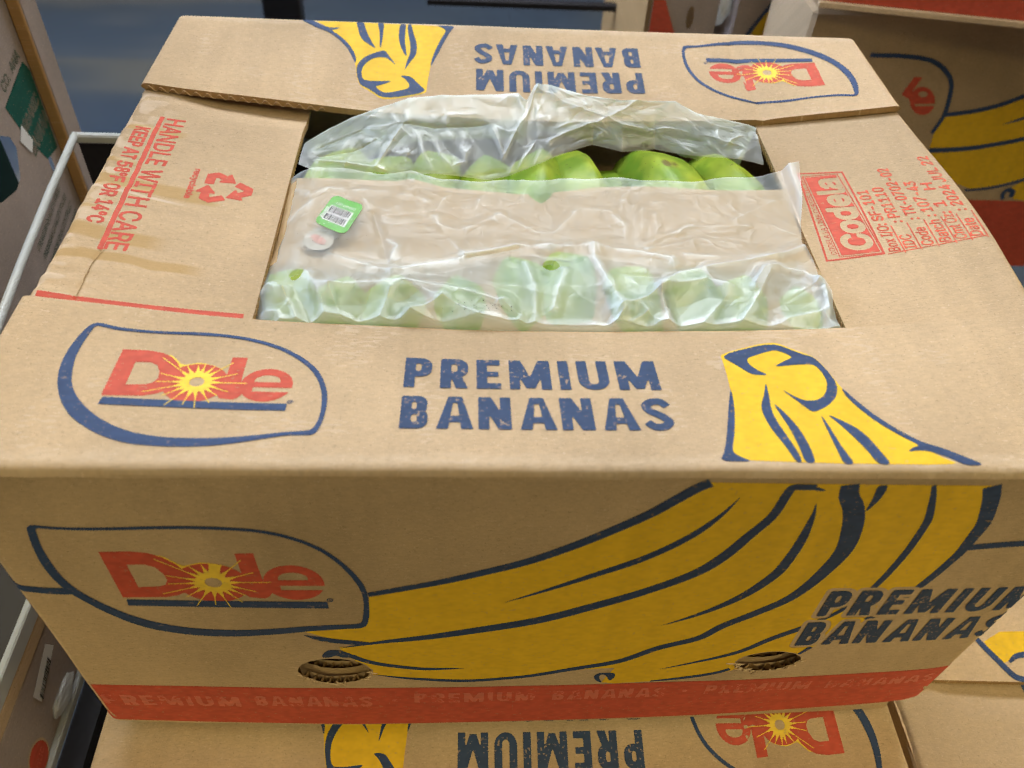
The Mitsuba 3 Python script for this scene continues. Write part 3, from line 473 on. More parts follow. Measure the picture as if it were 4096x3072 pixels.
for i, (a, b) in enumerate(rows):
    x0, x1 = cx[i], cx[i + 1]; y0 = .1708 + i * .0016; w = min(.0245, .0043 * len(a))
    form.append(fit(txt(a, 1, False), (x1 - .0019, y0 + .0020), (0, 1), (-.0060, 0), w).buffer(.00012))
    form.append(fit(txt(b, 1, False), (x1 - .0019, y0 + .0275), (0, 1), (-.0060, 0), .0046 * len(b)).buffer(.00022))
    form.append(LineString([(x1, y0), (x1, y0 + .026)]).buffer(.00035)); form.append(LineString([(x0, y0), (x1, y0 + .0016)]).buffer(.00035))
stamp = unary_union([name.difference(let), frame.difference(inner), frame2.exterior.buffer(.0003), small])
drape(f'{PR}__stamp_print', stamp, s_right, 'ink_red', .0002, .004)
drape(f'{PR}__form_print', unary_union(form), s_right, 'ink_red_faint', .0002, .004)
drape(f'{PR}__red_line', stroke([(.497, .1078), (.506, .1090), (.520, .1105)], [.0002, .0012, .0020]), s_right, 'ink_red', .0002, .004)
# front wall: outer liner, flute and inner liner with two torn hand holes, then the tray's own wall
holes = [hole_poly(*h, 11 + i) for i, h in enumerate(HOLES)]
wall = Polygon([(0, .010), (.002, .002), (.007, -.002), (.1, -.0015), (.25, 0), (W - .012, 0), (W - .004, .003), (W, .010), (W, H - R + .0003), (0, H - R + .0003)])
FW = f'{K}__front_wall'
drape(FW, wall.difference(unary_union(holes)), s_face, 'kraft', 0, .0065)
prints(FW, FACE, s_face, .0065, None, clip=wall.difference(unary_union([h.buffer(.0008) for h in holes])))
def back_of(d): return lambda x, z: s_face(x, z) + np.array([0, d, 0])
drape(f'{FW}__inner_liner', wall.difference(unary_union([hole_poly(*h, 21 + i, 1.03) for i, h in enumerate(HOLES)])), back_of(.0042), 'kraft', 0, .012)
TW = f'{K}__tray_wall'
twall = sbox(.017, -.0215, W - .017, .19)
for d, kk, sd in ((.0075, .97, 31), (.0118, .97, 41)):
    drape(TW, twall.difference(unary_union([hole_poly(h[0], h[1] + .001, h[2], h[3], sd + i, kk) for i, h in enumerate(HOLES)])), lambda x, z, d=d: np.stack([x, np.maximum(CF(np.clip(x, 0, W)), -.004) * .6 + d + 0 * z, z], -1), 'kraft', 0, .03)
for i, (cx_, cz, rx, rz) in enumerate(HOLES):
    for d, lam, kk in ((.0021, .0062, 1.0), (.0097, .0068, .97)):
        us = np.linspace(cx_ - rx - .006, cx_ + rx + .006, 150); vs = np.linspace(cz - rz - .008, cz + rz + .008, 70)
        g = lambda x, z: np.stack([x, (CF(np.clip(x, 0, W)) * np.clip(1 - z / H, 0, 1) if d < .005 else np.maximum(CF(np.clip(x, 0, W)), -.004) * .6) + d + .0018 * np.sin(2 * np.pi * x / lam + 6 * np.sin(x * 90)), z], -1)
        P, f, uv = grid(g, us, vs)
        c = uv[f].mean(1); jag = 1 + .05 * np.sin(c[:, 0] * 2500) * (c[:, 1] < cz)
        keep = ((c[:, 0] - cx_) / (rx * kk)) ** 2 + ((c[:, 1] - cz) / (rz * kk)) ** 2 > jag ** 2
        add(f'{FW}__hand_hole_flute', (P, f[keep]), 'kraft_edge', False, uv)
    # torn paper fibres hanging from the lower lip
    r = np.random.default_rng(60 + i); fr = []
    for _ in range(26):
        a = r.uniform(np.pi * 1.0, np.pi * 2.0); p = np.array([cx_ + rx * 1.01 * np.cos(a), cz + rz * 1.02 * np.sin(a)])
        q = p + r.normal(0, .0022, 2) + [0, -.0008]; b = s_face(np.array([p[0], (p[0] + q[0]) / 2 + r.normal(0, .0005), q[0]]), np.array([p[1], (p[1] + q[1]) / 2, q[1]])) - [0, .0005, 0]
        fr.append(tube(b, [.00035, .0005, .00015], 5))
    k = add(f'{FW}__torn_fibre', trimesh.util.concatenate(fr), 'kraft_torn', False)
    labels[k] = {'label': 'fuzzy torn paper fibres round the hand hole', 'kind': 'stuff'}
board_walls(K, None)

# ================================================================ what lies in the opening
def polydist(P, line):
    d = np.full(len(P), 9.0); t = np.zeros(len(P))
    for a, b in zip(line[:-1], line[1:]):
        ab = b - a; s = np.clip(((P - a) @ ab) / (ab @ ab + 1e-12), 0, 1); d = np.minimum(d, np.linalg.norm(P - a - s[:, None] * ab, axis=1))
    return d
def crumple(x, y, n, seed, x0, x1, y0, y1, amp=(.0003, .0012), ln=(.008, .04), wd=(.0012, .0035)):
    r = np.random.default_rng(seed); z = np.zeros_like(x); P = np.c_[x, y]
    for _ in range(n):
        c = np.array([r.uniform(x0, x1), r.uniform(y0, y1)]); a = r.uniform(0, np.pi); l = r.uniform(*ln) / 2; w = r.uniform(*wd)
        d = np.array([np.cos(a), np.sin(a)]); e = P - c; s = np.abs(e @ d); q = e @ np.array([-d[1], d[0]]) + .15 * s * np.sin(s * 200)
        m = (s < l) & (np.abs(q) < w * 3)
        z[m] += r.choice([-1, 1], p=[.35, .65]) * r.uniform(*amp) * np.exp(-np.abs(q[m]) / w) * (1 - s[m] / l)
    return z
def lie(y): return .0022 * np.exp(-((y - .132) / .019) ** 2) - .0020 * np.exp(-((y - .179) / .014) ** 2) + .0012 * np.clip((y - .2) / .035, 0, 1)
def film_a(u, v):
    """u 0..1 across, v 0..1 from under the front flap to the free edge at the back"""
    yb = np.interp(u, [0, .10, .22, .25, .31, .45, .6, .8, .93, 1], [.243, .2425, .2385, .2418, .2340, .2320, .2385, .2390, .2450, .2555])
    yb = yb + .0016 * np.sin(u * 23) * np.sin(u * 9 + 1) + .0009 * np.sin(u * 61)
    y = .080 + v * (yb - .080)
    xr = np.interp(y, [.08, .103, .120, .1326, .144, .165, .178, .2238, .2555, .27], [.417, .416, .414, .4165, .4135, .4160, .4135, .424, .430, .424]); xl = .1015
    x = xl + u * (xr - xl)
    z = .2330 + .0062 * np.clip((y - .098) / .035, 0, 1) - .0005 * np.clip((y - .15) / .09, 0, 1) + lie(y)
    P = np.c_[x, y]
    for am, w, ln in FOLDS['r']:
        d = polydist(P, np.array(ln) * 1e-3); z = z + (.50 + .70 * np.clip((.182 - y) / .02, 0, 1)) * 1e-3 * am * np.maximum(0, 1 - d / (w * 1.25e-3)) ** 1.25
    for ln in FOLDS['v']:
        d = polydist(P, np.array(ln) * 1e-3); z = z - .0022 * np.exp(-d / .0028)
    z = z + crumple(x, y, 85, 5, .10, .42, .09, .245, (.0003, .0011), (.012, .05), (.0016, .0045)) * np.where(y < .16, 1.0, .8) + crumple(x, y, 620, 6, .10, .42, .09, .245, (.00008, .00042), (.004, .026), (.00045, .0010))
    z = z + .0022 * (meshkit.fbm(np.stack([x * 30, y * 40, 0 * x], -1), 3, 4) - .5)
    z = z - .0135 * np.clip((.126 - x) / .0225, 0, 1) ** 1.6 - .004 * np.clip((.107 - y) / .02, 0, 1)
    z = np.minimum(z, H - sag(x, y) - .0054 + 4.0 * np.maximum(y - .1066, 0))
    z = z + np.where(x > .4185, .0052 * np.clip((x - .4185) / .004, 0, 1), 0) + .0015 * np.clip((v - .93) / .07, 0, 1)
    return np.stack([x, y, z], -1)
us, vs = np.linspace(0, 1, 560), np.linspace(0, 1, 300)
P, f, _ = grid(film_a, us, vs); FAV = P; uvA = P[:, :2].copy()
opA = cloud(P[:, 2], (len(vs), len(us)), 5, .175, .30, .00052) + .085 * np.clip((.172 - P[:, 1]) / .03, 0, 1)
c = uvA[f].mean(1)
h1 = ((c[:, 0] - .1275) / .0040) ** 2 + ((c[:, 1] - .1390) / .0052) ** 2; h2 = ((c[:, 0] - .2642) / .0048) ** 2 + ((c[:, 1] - .1527) / .0052) ** 2
keep = (h1 > 1) & (h2 > 1)
FA = add('plastic_bag', (P, f[keep]), 'film_near', True, np.c_[opA, P[:, 1]])
tag(FA, 'cloudy crumpled plastic bag over the front bananas, two punched holes in it', 'plastic bag')
def film_b(u, v):
    X = lambda k: np.interp(u, np.linspace(0, 1, len(k)), k)
    x0 = .112 + .296 * u
    ylo = np.interp(x0, [.112, .1236, .1594, .1753, .1975, .2316, .2440, .2648, .2986, .3176, .3401, .3678, .408], [.2520, .2460, .2425, .2405, .2420, .2410, .2440, .2546, .2757, .2700, .2770, .2670, .2569])
    yr = np.interp(x0, [.112, .121, .1282, .1423, .1582, .1789, .2019, .2496, .2550, .2606, .2714, .2953, .3174, .3544, .3680, .3843, .4037, .408], [.280, .284, .2880, .2930, .2955, .3000, .3030, .3045, .3000, .3125, .3140, .3045, .2985, .3020, .2950, .2920, .2900, .287])
    zr = np.interp(x0, [.112, .121, .142, .16, .18, .25, .2555, .262, .30, .355, .37, .39, .408], [.236, .240, .248, .254, .259, .2615, .2590, .2640, .2625, .2615, .2565, .2540, .2520])
    zl = np.interp(x0, [.11, .23, .27, .41], [.2385, .2385, .2415, .2415]) - .0015 * np.sin(x0 * 60)
    b = np.clip(v / .62, 0, 1); a = np.clip((v - .62) / .38, 0, 1)
    y = ylo + (yr - ylo) * b ** 1.1 + .013 * a; z = zl + (zr - zl) * b ** .85 - .040 * a ** 1.2 + .0012 * np.sin(np.pi * b) 
    s = np.c_[x0, v * .085]
    q = crumple(s[:, 0], s[:, 1], 190, 15, .11, .41, 0, .085, (.0004, .0016), (.010, .045), (.0014, .004)) + crumple(s[:, 0], s[:, 1], 160, 16, .11, .41, 0, .085, (.0001, .0005), (.005, .022), (.0005, .0012))
    for ln, am in (([(.175, .034), (.198, .030), (.232, .033)], -.0030), ([(.232, .033), (.240, .012), (.262, .052)], .0022), ([(.125, .012), (.150, .006), (.165, .002)], .0022), ([(.160, .004), (.176, .034)], .002), ([(.262, .05), (.300, .03), (.33, .02)], .0025), ([(.33, .055), (.30, .02), (.27, .012)], .0022), ([(.125, .03), (.150, .036), (.162, .026), (.145, .018), (.125, .018)], -.002)):
        q = q + am * np.exp(-polydist(s, np.array(ln)) / .0028)
    q = q + .003 * (meshkit.fbm(np.stack([x0 * 28, v * 3, 0 * v], -1), 3, 9) - .5)
    return np.stack([x0 + .3 * q, y - .6 * q, z + .8 * q], -1)
P, f, uvB = grid(film_b, np.linspace(0, 1, 460), np.linspace(0, 1, 170)); uvB = np.c_[cloud(P[:, 2] - .5 * P[:, 1], (170, 460), 5, .26, .28), P[:, 1]]
FB = add('plastic_bag', (P, f), 'film_back', True, uvB)
tag(FB, 'clear plastic bag puffed up against the rear flap over the rear row of bananas', 'plastic bag')
# brown paper pad under the film
def s_pad(u, v):
    x = .102 + .326 * u; yf0 = np.interp(x, [.10, .115, .15, .19, .215, .235, .255, .30, .318, .332, .345, .36, .375, .43], [.155, .153, .148, .148, .153, .162, .166, .164, .158, .156, .158, .156, .152, .150]); y = .094 + v * (np.interp(u, [0, .10, .22, .25, .31, .45, .6, .8, .93, 1], [.243, .2425, .2385, .2418, .2340, .2320, .2385, .2390, .243, .2445]) - .0015 - .094)
    z = .2318 + .0022 * v + .0014 * np.sin(x * 40 + y * 30) + .0016 * (meshkit.fbm(np.stack([x * 26, y * 26, 0 * x], -1), 2, 3) - .5) - .0100 * np.clip((yf0 - y + .006) / .012, 0, 1) - .006 * np.clip((.112 - x) / .008, 0, 1)
    return np.stack([x, y, z + lie(y) * np.clip((y - .135) / .02, 0, 1)], -1)
def film_a2(u, v):
    x = .1035 + .308 * u; y = .082 + .082 * v; z = film_a((x - .1015) / .312, (y - .08) / .158)[:, 2]
    z = np.minimum(z, .2430) - .0040 + .0016 * (meshkit.fbm(np.stack([x * 45, y * 45, 0 * x], -1), 3, 14) - .5) + crumple(x, y, 60, 25, .10, .42, .085, .165)
    return np.stack([x, y, np.minimum(z, H - sag(x, y) - .0068 + 4.0 * np.maximum(y - .1068, 0))], -1)
P, f, uv = grid(film_a2, np.linspace(0, 1, 300), np.linspace(0, 1, 90))
c = P[:, :2][f].mean(1); keep = (((c[:, 0] - .1275) / .0055) ** 2 + ((c[:, 1] - .1390) / .006) ** 2 > 1) & (((c[:, 0] - .2642) / .0065) ** 2 + ((c[:, 1] - .1527) / .0065) ** 2 > 1)
add(FA + '__inner_layer', (P, f[keep]), 'film_inner', True, np.c_[cloud(P[:, 2], (90, 300), 3, .12, .34), P[:, 1]])
P, f, uv = grid(s_pad, np.linspace(0, 1, 160), np.linspace(0, 1, 90))
tag(add('kraft_paper_pad', (P, f), 'paper_brown', True, P[:, :2]), 'brown paper liner under the film in the middle of the open box', 'paper')
# bananas
def banana(tip, mid, end, r0, seed, label, group, scar=False):
    n, m = 46, 30; t = np.linspace(0, 1, n) ** 1.6; tip, mid, end = map(np.array, (tip, mid, end))
    s = t[:, None]; C = (1 - s) ** 2 * tip + 2 * s * (1 - s) * mid + s ** 2 * end
    dd = np.gradient(C, axis=0); dd /= np.linalg.norm(dd, axis=1, keepdims=True)
    tt = np.clip(t / .27, 0, 1); rad = r0 * np.clip(1 - (1 - tt) ** 2.0, .03, 1) ** .58 * (1 - .6 * np.clip((t - .8) / .2, 0, 1) ** 1.5)
    ref = np.array([0.2, 0.3, 1.0]); V, UV = [], []
    for i in range(n):
        a = np.cross(dd[i], ref); a /= np.linalg.norm(a); b = np.cross(a, dd[i]); th = np.linspace(0, 2 * np.pi, m, endpoint=False) + seed
        pr = 1 + .065 * np.cos(5 * th + seed) + .02 * np.cos(10 * th + 2 * seed) * min(1, t[i] * 6)
        V.append(C[i] + (rad[i] * pr)[:, None] * (np.cos(th)[:, None] * a + np.sin(th)[:, None] * b)); UV.append(np.c_[np.full(m, t[i] + (0 if scar else .2)), th / 6.283])
    V = np.vstack(V + [tip[None] - dd[0] * r0 * .05, end[None]]); UV = np.vstack(UV + [[[0 if scar else .2, 0]], [[1, 0]]]); F = []
    for i in range(n - 1):
        for j in range(m):
            a, b = i * m + j, i * m + (j + 1) % m; F += [[a, b + m, b], [a, a + m, b + m]]
    L = n * m
    for j in range(m): F += [[L, j, (j + 1) % m], [L + 1, (n - 1) * m + (j + 1) % m, (n - 1) * m + j]]
    k = add('green_banana', (V, np.array(F)), 'banana_skin', True, UV)
    tag(k, label, 'banana', group)
REAR, FRONT = 'bananas of the rear row', 'bananas under the front film'
for x, y, z, r, dx, lb in ((.128, .240, .2165, .0185, .012, 'leftmost green banana of the rear row, in the corner of the opening'), (.161, .243, .2120, .0175, .010, 'green banana under the rear film, second from the left'),
                       (.193, .241, .2165, .0180, .006, 'green banana under the rear film above the sticker side, third from the left'), (.227, .238, .2150, .018, .010, 'green banana under the rear film, fourth from the left'),
                       (.262, .236, .2180, .0195, .008, 'bright green banana half under the rear film, left of the bare one'), (.2945, .240, .2165, .0190, -.012, 'bare yellow green banana in the middle of the gap'),
                       (.322, .262, .192, .017, .0, 'dark shaded green banana deep in the gap'), (.357, .241, .2150, .0220, -.020, 'bare green banana with a brown star-shaped scar'),
                       (.400, .243, .2140, .0190, -.018, 'green banana at the right end of the gap, lightly yellowed')):
    banana((x - dx * .3, y - .028, z - .019), (x + dx * .5, y + .030, z + .0395 - (.004 if x < .25 else 0)), (x + dx, y + .110, z - .070), r, x * 40, lb, REAR)
ORD = ['leftmost', 'second', 'third', 'fourth', 'fifth', 'sixth', 'seventh', 'eighth', 'ninth', 'tenth']
for n_, (x, y, z, r, dx) in enumerate(((.119, .166, .2165, .0170, .004), (.150, .160, .2150, .0170, -.002), (.181, .158, .2170, .0175, -.006), (.212, .162, .2152, .0170, .004), (.2440, .176, .2178, .0180, .006),
                       (.2775, .180, .2182, .0190, -.004), (.310, .172, .2165, .0178, .003), (.3430, .168, .2172, .0182, .006), (.3760, .166, .2160, .0178, -.004), (.4050, .160, .2140, .0168, .002))):
    banana((x, y, z - .005), (x + dx, y - .028, z + .0140), (x + dx * 2, y - .105, z - .050), r, x * 30, f'{ORD[n_]} green banana' + (' from the left' if n_ else '') + ' under the cloudy film along the front flap', FRONT)
# the fruit label stuck in the film
from scipy.spatial import cKDTree
_kt = cKDTree(FAV[:, :2])
def film_z(x, y):
    d, i = _kt.query(np.c_[x, y], k=22); return FAV[i, 2].mean(1)
def on_film(dz):
    def s(a, b):
        o = np.array([.1425, .1965]); e1 = .88 * np.array([.0205, -.0120]) / .0238; e2 = .92 * np.array([-.0070, -.020]) / .0209
        x = o[0] + a * e1[0] + b * e2[0]; y = o[1] + a * e1[1] + b * e2[1]
        return np.stack([x, y, film_z(x, y) + dz], -1)
    return s
k = 'fruit_sticker'; tag(k, 'green fruit sticker with a barcode, on the film at the left of the opening', 'sticker')
body = rr(-.0125, -.0175, .0125, .0125, .005)
drape(k + '__green_label', affinity.translate(body, 0, 0), on_film(.00045), 'sticker_green', 0, .004)
r = np.random.default_rng(3); bars, bx_ = [], -.0085
while bx_ < .0080:
    w = r.choice([.0004, .0007, .0011]); bars += [sbox(bx_, -.0068, bx_ + w, -.0008), sbox(bx_, .0008, bx_ + w, .0060)]; bx_ += w + r.choice([.0005, .0008])
drape(k + '__barcode_ground', sbox(-.0095, -.0075, .0090, .0068), on_film(.0006), 'paper_white', 0, .004)
drape(k + '__barcode', unary_union(bars), on_film(.00075), 'print_black', 0, .004)
drape(k + '__lettering', unary_union([fit(txt('Costa Rica 4011', 1), (.0085, -.0095), (-1, 0), (0, -.0022), .0155), fit(txt('Banana', 1), (-.0098, .0058), (0, -1), (.0, 0.0) if False else (-.0019, 0), .0105)]), on_film(.0007), 'paper_white', 0, .004)
lobe = affinity.scale(Point(-.0035, .0215).buffer(.0105, 24), 1.0, 1.05)
drape(k + '__white_lobe', lobe, on_film(-.0030), 'label_pale', 0, .004)
drape(k + '__red_emblem', affinity.rotate(affinity.scale(Point(-.0035, .0215).buffer(.0058, 20), 1.15, .6), 15), on_film(-.0027), 'sticker_pink', 0, .004)

# the film's row of perforations, and grit on it
pl_ = np.array([[.1178, .1862], [.1591, .1951], [.2040, .2037], [.2400, .2100], [.2824, .2186], [.3322, .2308]]); cum = np.r_[0, np.cumsum(np.linalg.norm(np.diff(pl_, axis=0), axis=1))]
r = np.random.default_rng(12); ds = []
for s in np.arange(.002, cum[-1] - .002, .0026):
    if r.random() < .25: continue
    l = r.uniform(.0007, .0017); q = [np.array([np.interp(a, cum, pl_[:, 0]), np.interp(a, cum, pl_[:, 1])]) for a in (s, s + l)]
    ds.append(LineString(q).buffer(r.uniform(.00012, .00030), cap_style=2))
k = drape(FA + '__perforation', unary_union(ds), lambda x, y: np.stack([x, y, film_z(x, y) + .0007], -1), 'paper_white', 0, None)
labels[k] = {'label': 'dashed line of perforations across the film', 'kind': 'stuff'}
gr = [Point(r.normal(.224, .008), r.normal(.1150, .0022)).buffer(r.uniform(.00012, .00030), 4) for _ in range(46)] + [Point(r.normal(.150, .012), r.normal(.1750, .006)).buffer(r.uniform(.0001, .0002), 4) for _ in range(10)]
k = drape(FA + '__grit', unary_union(gr), lambda x, y: np.stack([x, y, film_z(x, y) + .0008], -1), 'print_black', 0, None)
labels[k] = {'label': 'dark specks of grit on the film', 'kind': 'stuff'}

# ================================================================ the boxes below
def lower_box(key, M, label, dx, art=True, tray=False):
    tag(key, label, 'cardboard box', 'banana boxes of the layer below')
    sheet_panel(f'{key}__back_flap', s_back_flap, XS, YB, 'kraft', M)
    sh = {a: affinity.translate(g, -dx, 0) for a, g in FLAP.items()}
    if art: prints(f'{key}__back_flap', sh, s_back_flap, .008, M)
    sheet_panel(f'{key}__front_flap', s_front_flap, XS, YS, 'kraft', M)
    for nm, s, xs in (('left_panel', s_left, np.linspace(0, .1078, 40)), ('right_panel', s_right, np.linspace(.4205, W, 40))):
        sheet_panel(f'{key}__{nm}', s, xs, np.linspace(.006, D - .006, 120), 'kraft', M)
    drape(f'{key}__front_wall', wall, s_face, 'kraft', 0, .02, M)
    board_walls(key, M, tray)
lower_box('banana_box_001', xf((-.012, .059 - D, -.0225 - H)), 'banana box under the front box, upside down lettering and logo along the bottom', .018)
lower_box('banana_box_002', xf((.522, .145 - D, -.027 - H), .012), 'plain topped banana box under the right corner of the front box', 0, art=False)
kk = 'banana_box_002'
yel = Polygon([(.084, .352), (.090, .335), (.108, .342), (.150, .350), (.150, .362), (.100, .360)])
M2 = xf((.522, .145 - D, -.027 - H), .012)
# end print of the lower right box: yellow fruit with a dark outline
fl = lambda x, y: s_back_flap(W - x, D - y)
drape(f'{kk}__back_flap__yellow_print', yel, lambda x, y: fl(x, y) + [0, 0, .0002], 'ink_yellow', 0, .01, M2)
drape(f'{kk}__back_flap__fruit_outline_print', unary_union([stroke([(.078, .356), (.089, .338), (.100, .3255), (.110, .324)], [.004, .005, .005, .004]), stroke([(.098, .337), (.107, .342), (.125, .344)], [.002, .004, .003])]), lambda x, y: fl(x, y) + [0, 0, .0004], 'ink_dark', 0, .01, M2)

# the box behind on the right, its printed front half hidden, and the red footed box on top of it
BK = 'banana_box_003'; tag(BK, 'banana box behind the right side, front print half hidden, red bottom band', 'cardboard box')
Y0 = .60
plane = lambda d: (lambda x, z: np.stack([x, np.full_like(x, Y0 - d) + .004 * np.exp(-(x - .55) / .01) * 0, z], -1))
m = cube((.552, Y0, -.10), (1.04, Y0 + .13, .205), .004); add(BK + '__carton', m, 'kraft', False, np.c_[np.array(m.vertices)[:, 0], np.array(m.vertices)[:, 2] + np.array(m.vertices)[:, 1]])
def ray_drape(g, ink, nm): drape(f'{BK}__{nm}', g, plane(LAYER.get(ink, .0003) * 2), ink, 0, None)
bp = np.array(ART['rb_bean']) * 1e-3
yl = Polygon(np.array(ART['rb_yel']) * 1e-3).buffer(0).difference(Polygon(np.vstack([bp, [[.40, -.1], [.40, .2]]])).buffer(0)).intersection(sbox(.553, -.004, 1.04, .2))
ray_drape(yl, 'ink_yellow', 'yellow_print')
ray_drape(unary_union([stroke(bp, [.0045] * 3)] + [stroke(np.array(p) * 1e-3, w) for p, w in zip(ART['rb_lines'], ([.005, .0055], [.006, .005], [0, .004, .005], [.003, .005], [.004, .006]))]).intersection(sbox(.553, -.004, 1.04, .2)), 'ink_blue', 'blue_print')
re = [Polygon(np.array(p) * 1e-3).buffer(0) for p in ART['rb_e']]
ray_drape(re[0].union(re[1]).difference(re[2]).difference(re[3]), 'ink_red', 'red_print')
ray_drape(Polygon([(.553, -.0045), (1.04, -.0045), (1.04, -.099), (.553, -.099)]), 'ink_red', 'red_band_print')
BU = 'banana_box_004'; tag(BU, 'box stacked on the rear right box, only its red bottom band showing', 'cardboard box', None)
MU = xf((.5478, .5815, 0), -.166)
m = cube((-.004, .004, .2190), (.60, .12, .42), .006); add(BU + '__carton', m, 'kraft', False, np.array(m.vertices)[:, [0, 2]], MU)
m = cube((-.002, 0, .2140), (.598, .0045, .2200), .001); add(BU + '__carton__cut_edge', m, 'kraft_torn', False, np.array(m.vertices)[:, [0, 2]], MU)
drape(BU + '__red_band_print', sbox(-.001, .2203, .60, .275), lambda x, z: np.stack([x, np.full_like(x, .0035), z], -1), 'ink_red', 0, None, MU)

# ================================================================ left: tall box, rail, lower left box
LX = -.16
lt = 'produce_box'; tag(lt, 'grey brown produce box on the left with green print and hand holes', 'cardboard box')
pl = lambda d: (lambda y, z: np.stack([np.full_like(y, LX + d), y, z], -1))
hl = Polygon([(.427, .147), (.430, .135), (.418, .114), (.4056, .1098), (.377, .116), (.36, .15), (.40, .165)]).buffer(-.004).buffer(.004); hl2 = affinity.scale(Point(.474, .093).buffer(.006, 20), .55, 1.9)
drape(lt + '__side_wall', sbox(.05, -.30, .535, .36).difference(hl).difference(hl2), pl(0), 'kraft_dull', 0, None)
m = cube((LX - .40, .05, -.30), (LX - .07, .53, .33)); add(lt + '__carton', m, 'shaded_inside', False, np.array(m.vertices)[:, 1:])  # greenish inside, with its shade put into the near-black colour
m = cube((LX - .006, .5005, -.30), (LX + .010, .5300, .36), .002); add(lt + '__corner_board', m, 'kraft_dull', False, np.array(m.vertices)[:, 1:])
m = cube((LX + .0005, .4965, -.30), (LX + .0105, .5003, .36), .001); add(lt + '__corner_board__cut_edge', m, 'kraft_raw', False, np.array(m.vertices)[:, 1:])
gp = Polygon([(.437, .168), (.489, .182), (.496, .172), (.494, .098), (.470, .100), (.449, .135)])
wl = lambda s, y, z, L, h: fit(txt(s, 1), (y, z), (1, .24), (-.10 * h, h), L)
two = unary_union([wl('ORGANIC', .447, .1335, .046, .010), wl('BANANA', .452, .113, .045, .013)])
drape(lt + '__green_print', gp.difference(two.buffer(.0004)), pl(.0004), 'ink_green', 0, None)
drape(lt + '__lettering', unary_union([two, wl('CO.  ANA', .444, .1760, .045, .009)] + [wl('PREMIUM QUALITY FRUIT', .395 + .004 * i, .062 - .012 * i, .075, .006) for i in range(7)]), pl(.0006), 'ink_greygreen', 0, None)
tagp = Polygon([(.4375, .137), (.4485, .1455), (.4575, .1265), (.4480, .1190)]); drape(lt + '__white_tag', tagp, pl(.0010), 'paper_white', 0, None)
kb = add('plastic_bag', trimesh.creation.icosphere(3, .03).apply_transform(np.array([[.6, 0, 0, LX - .036], [0, .6, 0, .378], [0, 0, .6, .135], [0, 0, 0, 1.0]])), 'film_small', True, np.full((642, 2), .5))
tag(kb, 'bluish plastic bag inside the hand hole of the left produce box', 'plastic bag')
rl = 'display_rail'; tag(rl, 'white metal display rail running beside and behind the front box on the left', 'rail')
add(rl + '__side_bar', tube([(-.030, -.02, .18), (-.0585, .165, .18), (-.0655, .22, .18), (-.0745, .30, .18), (-.0815, .377, .18)], .0028, 14), 'metal_white', 40)
m = cube((-.085, .3735, .1745), (.30, .3800, .1815), .0012); m.apply_translation([0, .055 * 0, 0]); add(rl + '__back_bar', m, 'metal_white', False)
m = cube((-.083, .381, .120), (.30, .384, .1735)); add(rl + '__back_panel', m, 'metal_black', False)
# lower left box on its own shelf
LL = -.07
lo = 'fruit_crate_box'; tag(lo, 'brown fruit box low on the left with barcode label and red oval emblem', 'cardboard box')
pl2 = lambda d: (lambda y, z: np.stack([np.full_like(y, LL + d), y, z], -1))
m = cube((LL - .30, -.30, -.092), (LL, .30, -.0215), .002); add(lo + '__carton', m, 'kraft_dull', False, np.array(m.vertices)[:, 1:])
m = cube((LL - .012, -.30, -.0212), (LL + .001, .30, -.0065), .002); add(lo + '__lid_edge', m, 'kraft', False, np.array(m.vertices)[:, 1:])
m = cube((LL - .40, -.32, -.0050), (LL - .0040, .32, .0070)); add(rl + '__shelf_board', m, 'board_dark', False)
m = cube((LL - .0035, -.30, -.0062), (LL + .0015, .30, .0090), .001); add(rl + '__lower_bar', m, 'metal_white', False)
slope = lambda y, z: (y, z + (y - .05) * .27)
def sk(g): return affinity.affine_transform(g, [1, 0, .0, 1, 0, 0])
lab = Polygon([(.0668, -.0295), (.0718, -.0420), (.0362, -.0534), (.0335, -.0395)]); drape(lo + '__white_label', lab, pl2(.0006), 'paper_white', 0, None)
r = np.random.default_rng(8); bb = []; y = .038
while y < .062:
    w = r.choice([.0005, .0009, .0014]); zc = -.0465 + (y - .05) * .36; bb.append(Polygon([(y, zc - .0035), (y + w, zc - .0032), (y + w, zc + .0040), (y, zc + .0036)])); y += w + r.choice([.0006, .0012])
drape(lo + '__barcode', unary_union(bb), pl2(.0009), 'print_black', 0, None)
ov = affinity.rotate(affinity.scale(Point(.0075, -.0765).buffer(.010, 28), 1.25, 1.55), 10)
drape(lo + '__emblem_rim', ov, pl2(.0006), 'kraft', 0, None); drape(lo + '__red_emblem', ov.buffer(-.0018), pl2(.0009), 'ink_red', 0, None)
drape(lo + '__emblem_lettering', wl('nuc', .0015, -.082, .014, .008), pl2(.0012), 'ink_red_faint', 0, None)
bag = trimesh.creation.icosphere(4, .010); v = np.array(bag.vertices); v *= (1 + .5 * (meshkit.fbm(v * 180, 3, 2) - .5))[:, None]; bag = trimesh.Trimesh(v * [.35, 1.7, .8] + [LL + .002, .052, -.079], bag.faces, process=False)
kb = add('plastic_bag', bag, 'film_small', True, np.full((len(v), 2), .6)); tag(kb, 'scrap of white plastic bag poking out of the low left fruit box', 'plastic bag')
m = cube((LL - .25, -.34, -.1015), (LL + .0035, .34, -.0925), .001); add('metal_shelf', m, 'metal_white', False); tag('metal_shelf', 'white metal shelf edge under the low left fruit box', 'shelf')
m = cube((LL + .0040, -.34, -.128), (LL + .022, .34, -.1000)); add('metal_shelf__black_strip', m, 'metal_black', False)
m = cube((LL + .0225, -.34, -.150), (-.002, .34, -.128)); add('metal_shelf__base_board', m, 'board_dark', False)

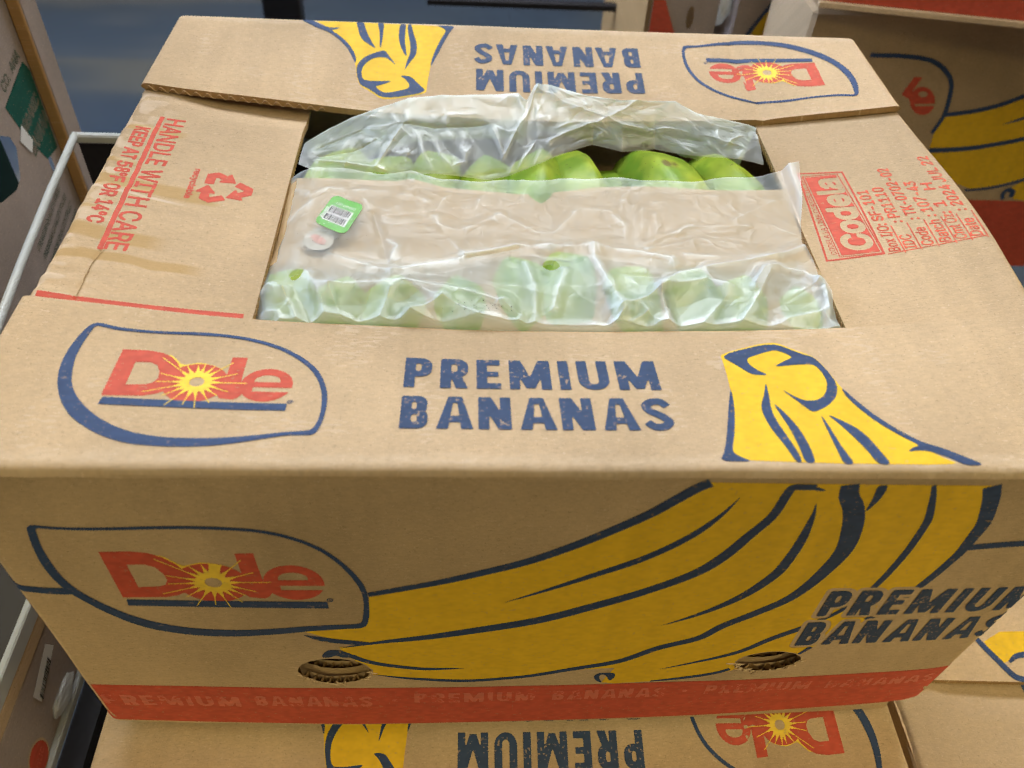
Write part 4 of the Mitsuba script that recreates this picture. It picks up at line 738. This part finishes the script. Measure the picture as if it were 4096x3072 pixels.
# ================================================================ behind: floor, black stand, far boxes
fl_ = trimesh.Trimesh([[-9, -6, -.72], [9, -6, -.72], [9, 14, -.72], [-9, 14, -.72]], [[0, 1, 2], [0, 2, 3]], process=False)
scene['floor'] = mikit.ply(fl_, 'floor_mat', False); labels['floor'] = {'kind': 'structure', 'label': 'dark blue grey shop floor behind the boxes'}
st = 'display_stand'; tag(st, 'black metal stand with post and crossbar behind the front box', 'stand')
add(st + '__post', cube((-.072, 1.0, -.72), (-.019, 1.03, .16), .002), 'metal_black', False)
add(st + '__post', cube((.485, 1.001, -.72), (.505, 1.03, .0370), .002), 'metal_black', False)
add(st + '__crossbar', cube((.16, .985, .0375), (.50, 1.0, .0455), .001), 'metal_black', False)
fb = 'banana_box_005'; tag(fb, 'far grey cardboard box with a hand hole and red corner, top centre right', 'cardboard box')
pf = lambda d: (lambda x, z: np.stack([x, np.full_like(x, .75 - d), z], -1))
hh = affinity.scale(Point(.471, .131).buffer(.010, 20), .42, 1.3)
drape(fb + '__front_wall', sbox(.425, -.30, .502, .23).difference(hh), pf(0), 'kraft_dull', 0, None)
m = cube((.426, .78, -.30), (.501, 1.1, .22)); add(fb + '__carton', m, 'kraft_edge', False, np.array(m.vertices)[:, [0, 2]])
drape(fb + '__red_print', Polygon([(.426, .17), (.432, .165), (.462, .100), (.426, .100)]), pf(.0006), 'ink_red', 0, None)
bag = trimesh.creation.icosphere(3, .02); v = np.array(bag.vertices); v *= (1 + .9 * (meshkit.fbm(v * 90, 3, 5) - .5))[:, None]
kb = add('plastic_bag', trimesh.Trimesh(v * [.55, .5, 1.1] + [.513, .775, .136], bag.faces, process=False), 'film_small', True, np.full((len(v), 2), .6)); tag(kb, 'crumpled pale plastic bag between two far boxes, top right of centre', 'plastic bag')
fc = 'banana_box_006'; tag(fc, 'far cardboard box printed with yellow fruit, beside the rear right stack', 'cardboard box')
m = cube((.524, .76, -.30), (.70, 1.1, .25), .003); add(fc + '__carton', m, 'kraft_dull', False, np.array(m.vertices)[:, [0, 2]])
drape(fc + '__yellow_print', Polygon([(.575, .17), (.598, .17), (.581, .10), (.545, .10)]), lambda x, z: np.stack([x, np.full_like(x, .7594), z], -1), 'ink_yellow', 0, None)
drape(fc + '__fruit_outline_print', unary_union([stroke([(.580, .17), (.553, .125), (.540, .10)], [.004, .005]), stroke([(.588, .17), (.572, .115)], [.003, .004]), stroke([(.600, .17), (.590, .14), (.586, .10)], [.003, .004])]), lambda x, z: np.stack([x, np.full_like(x, .7590), z], -1), 'ink_dark', 0, None)
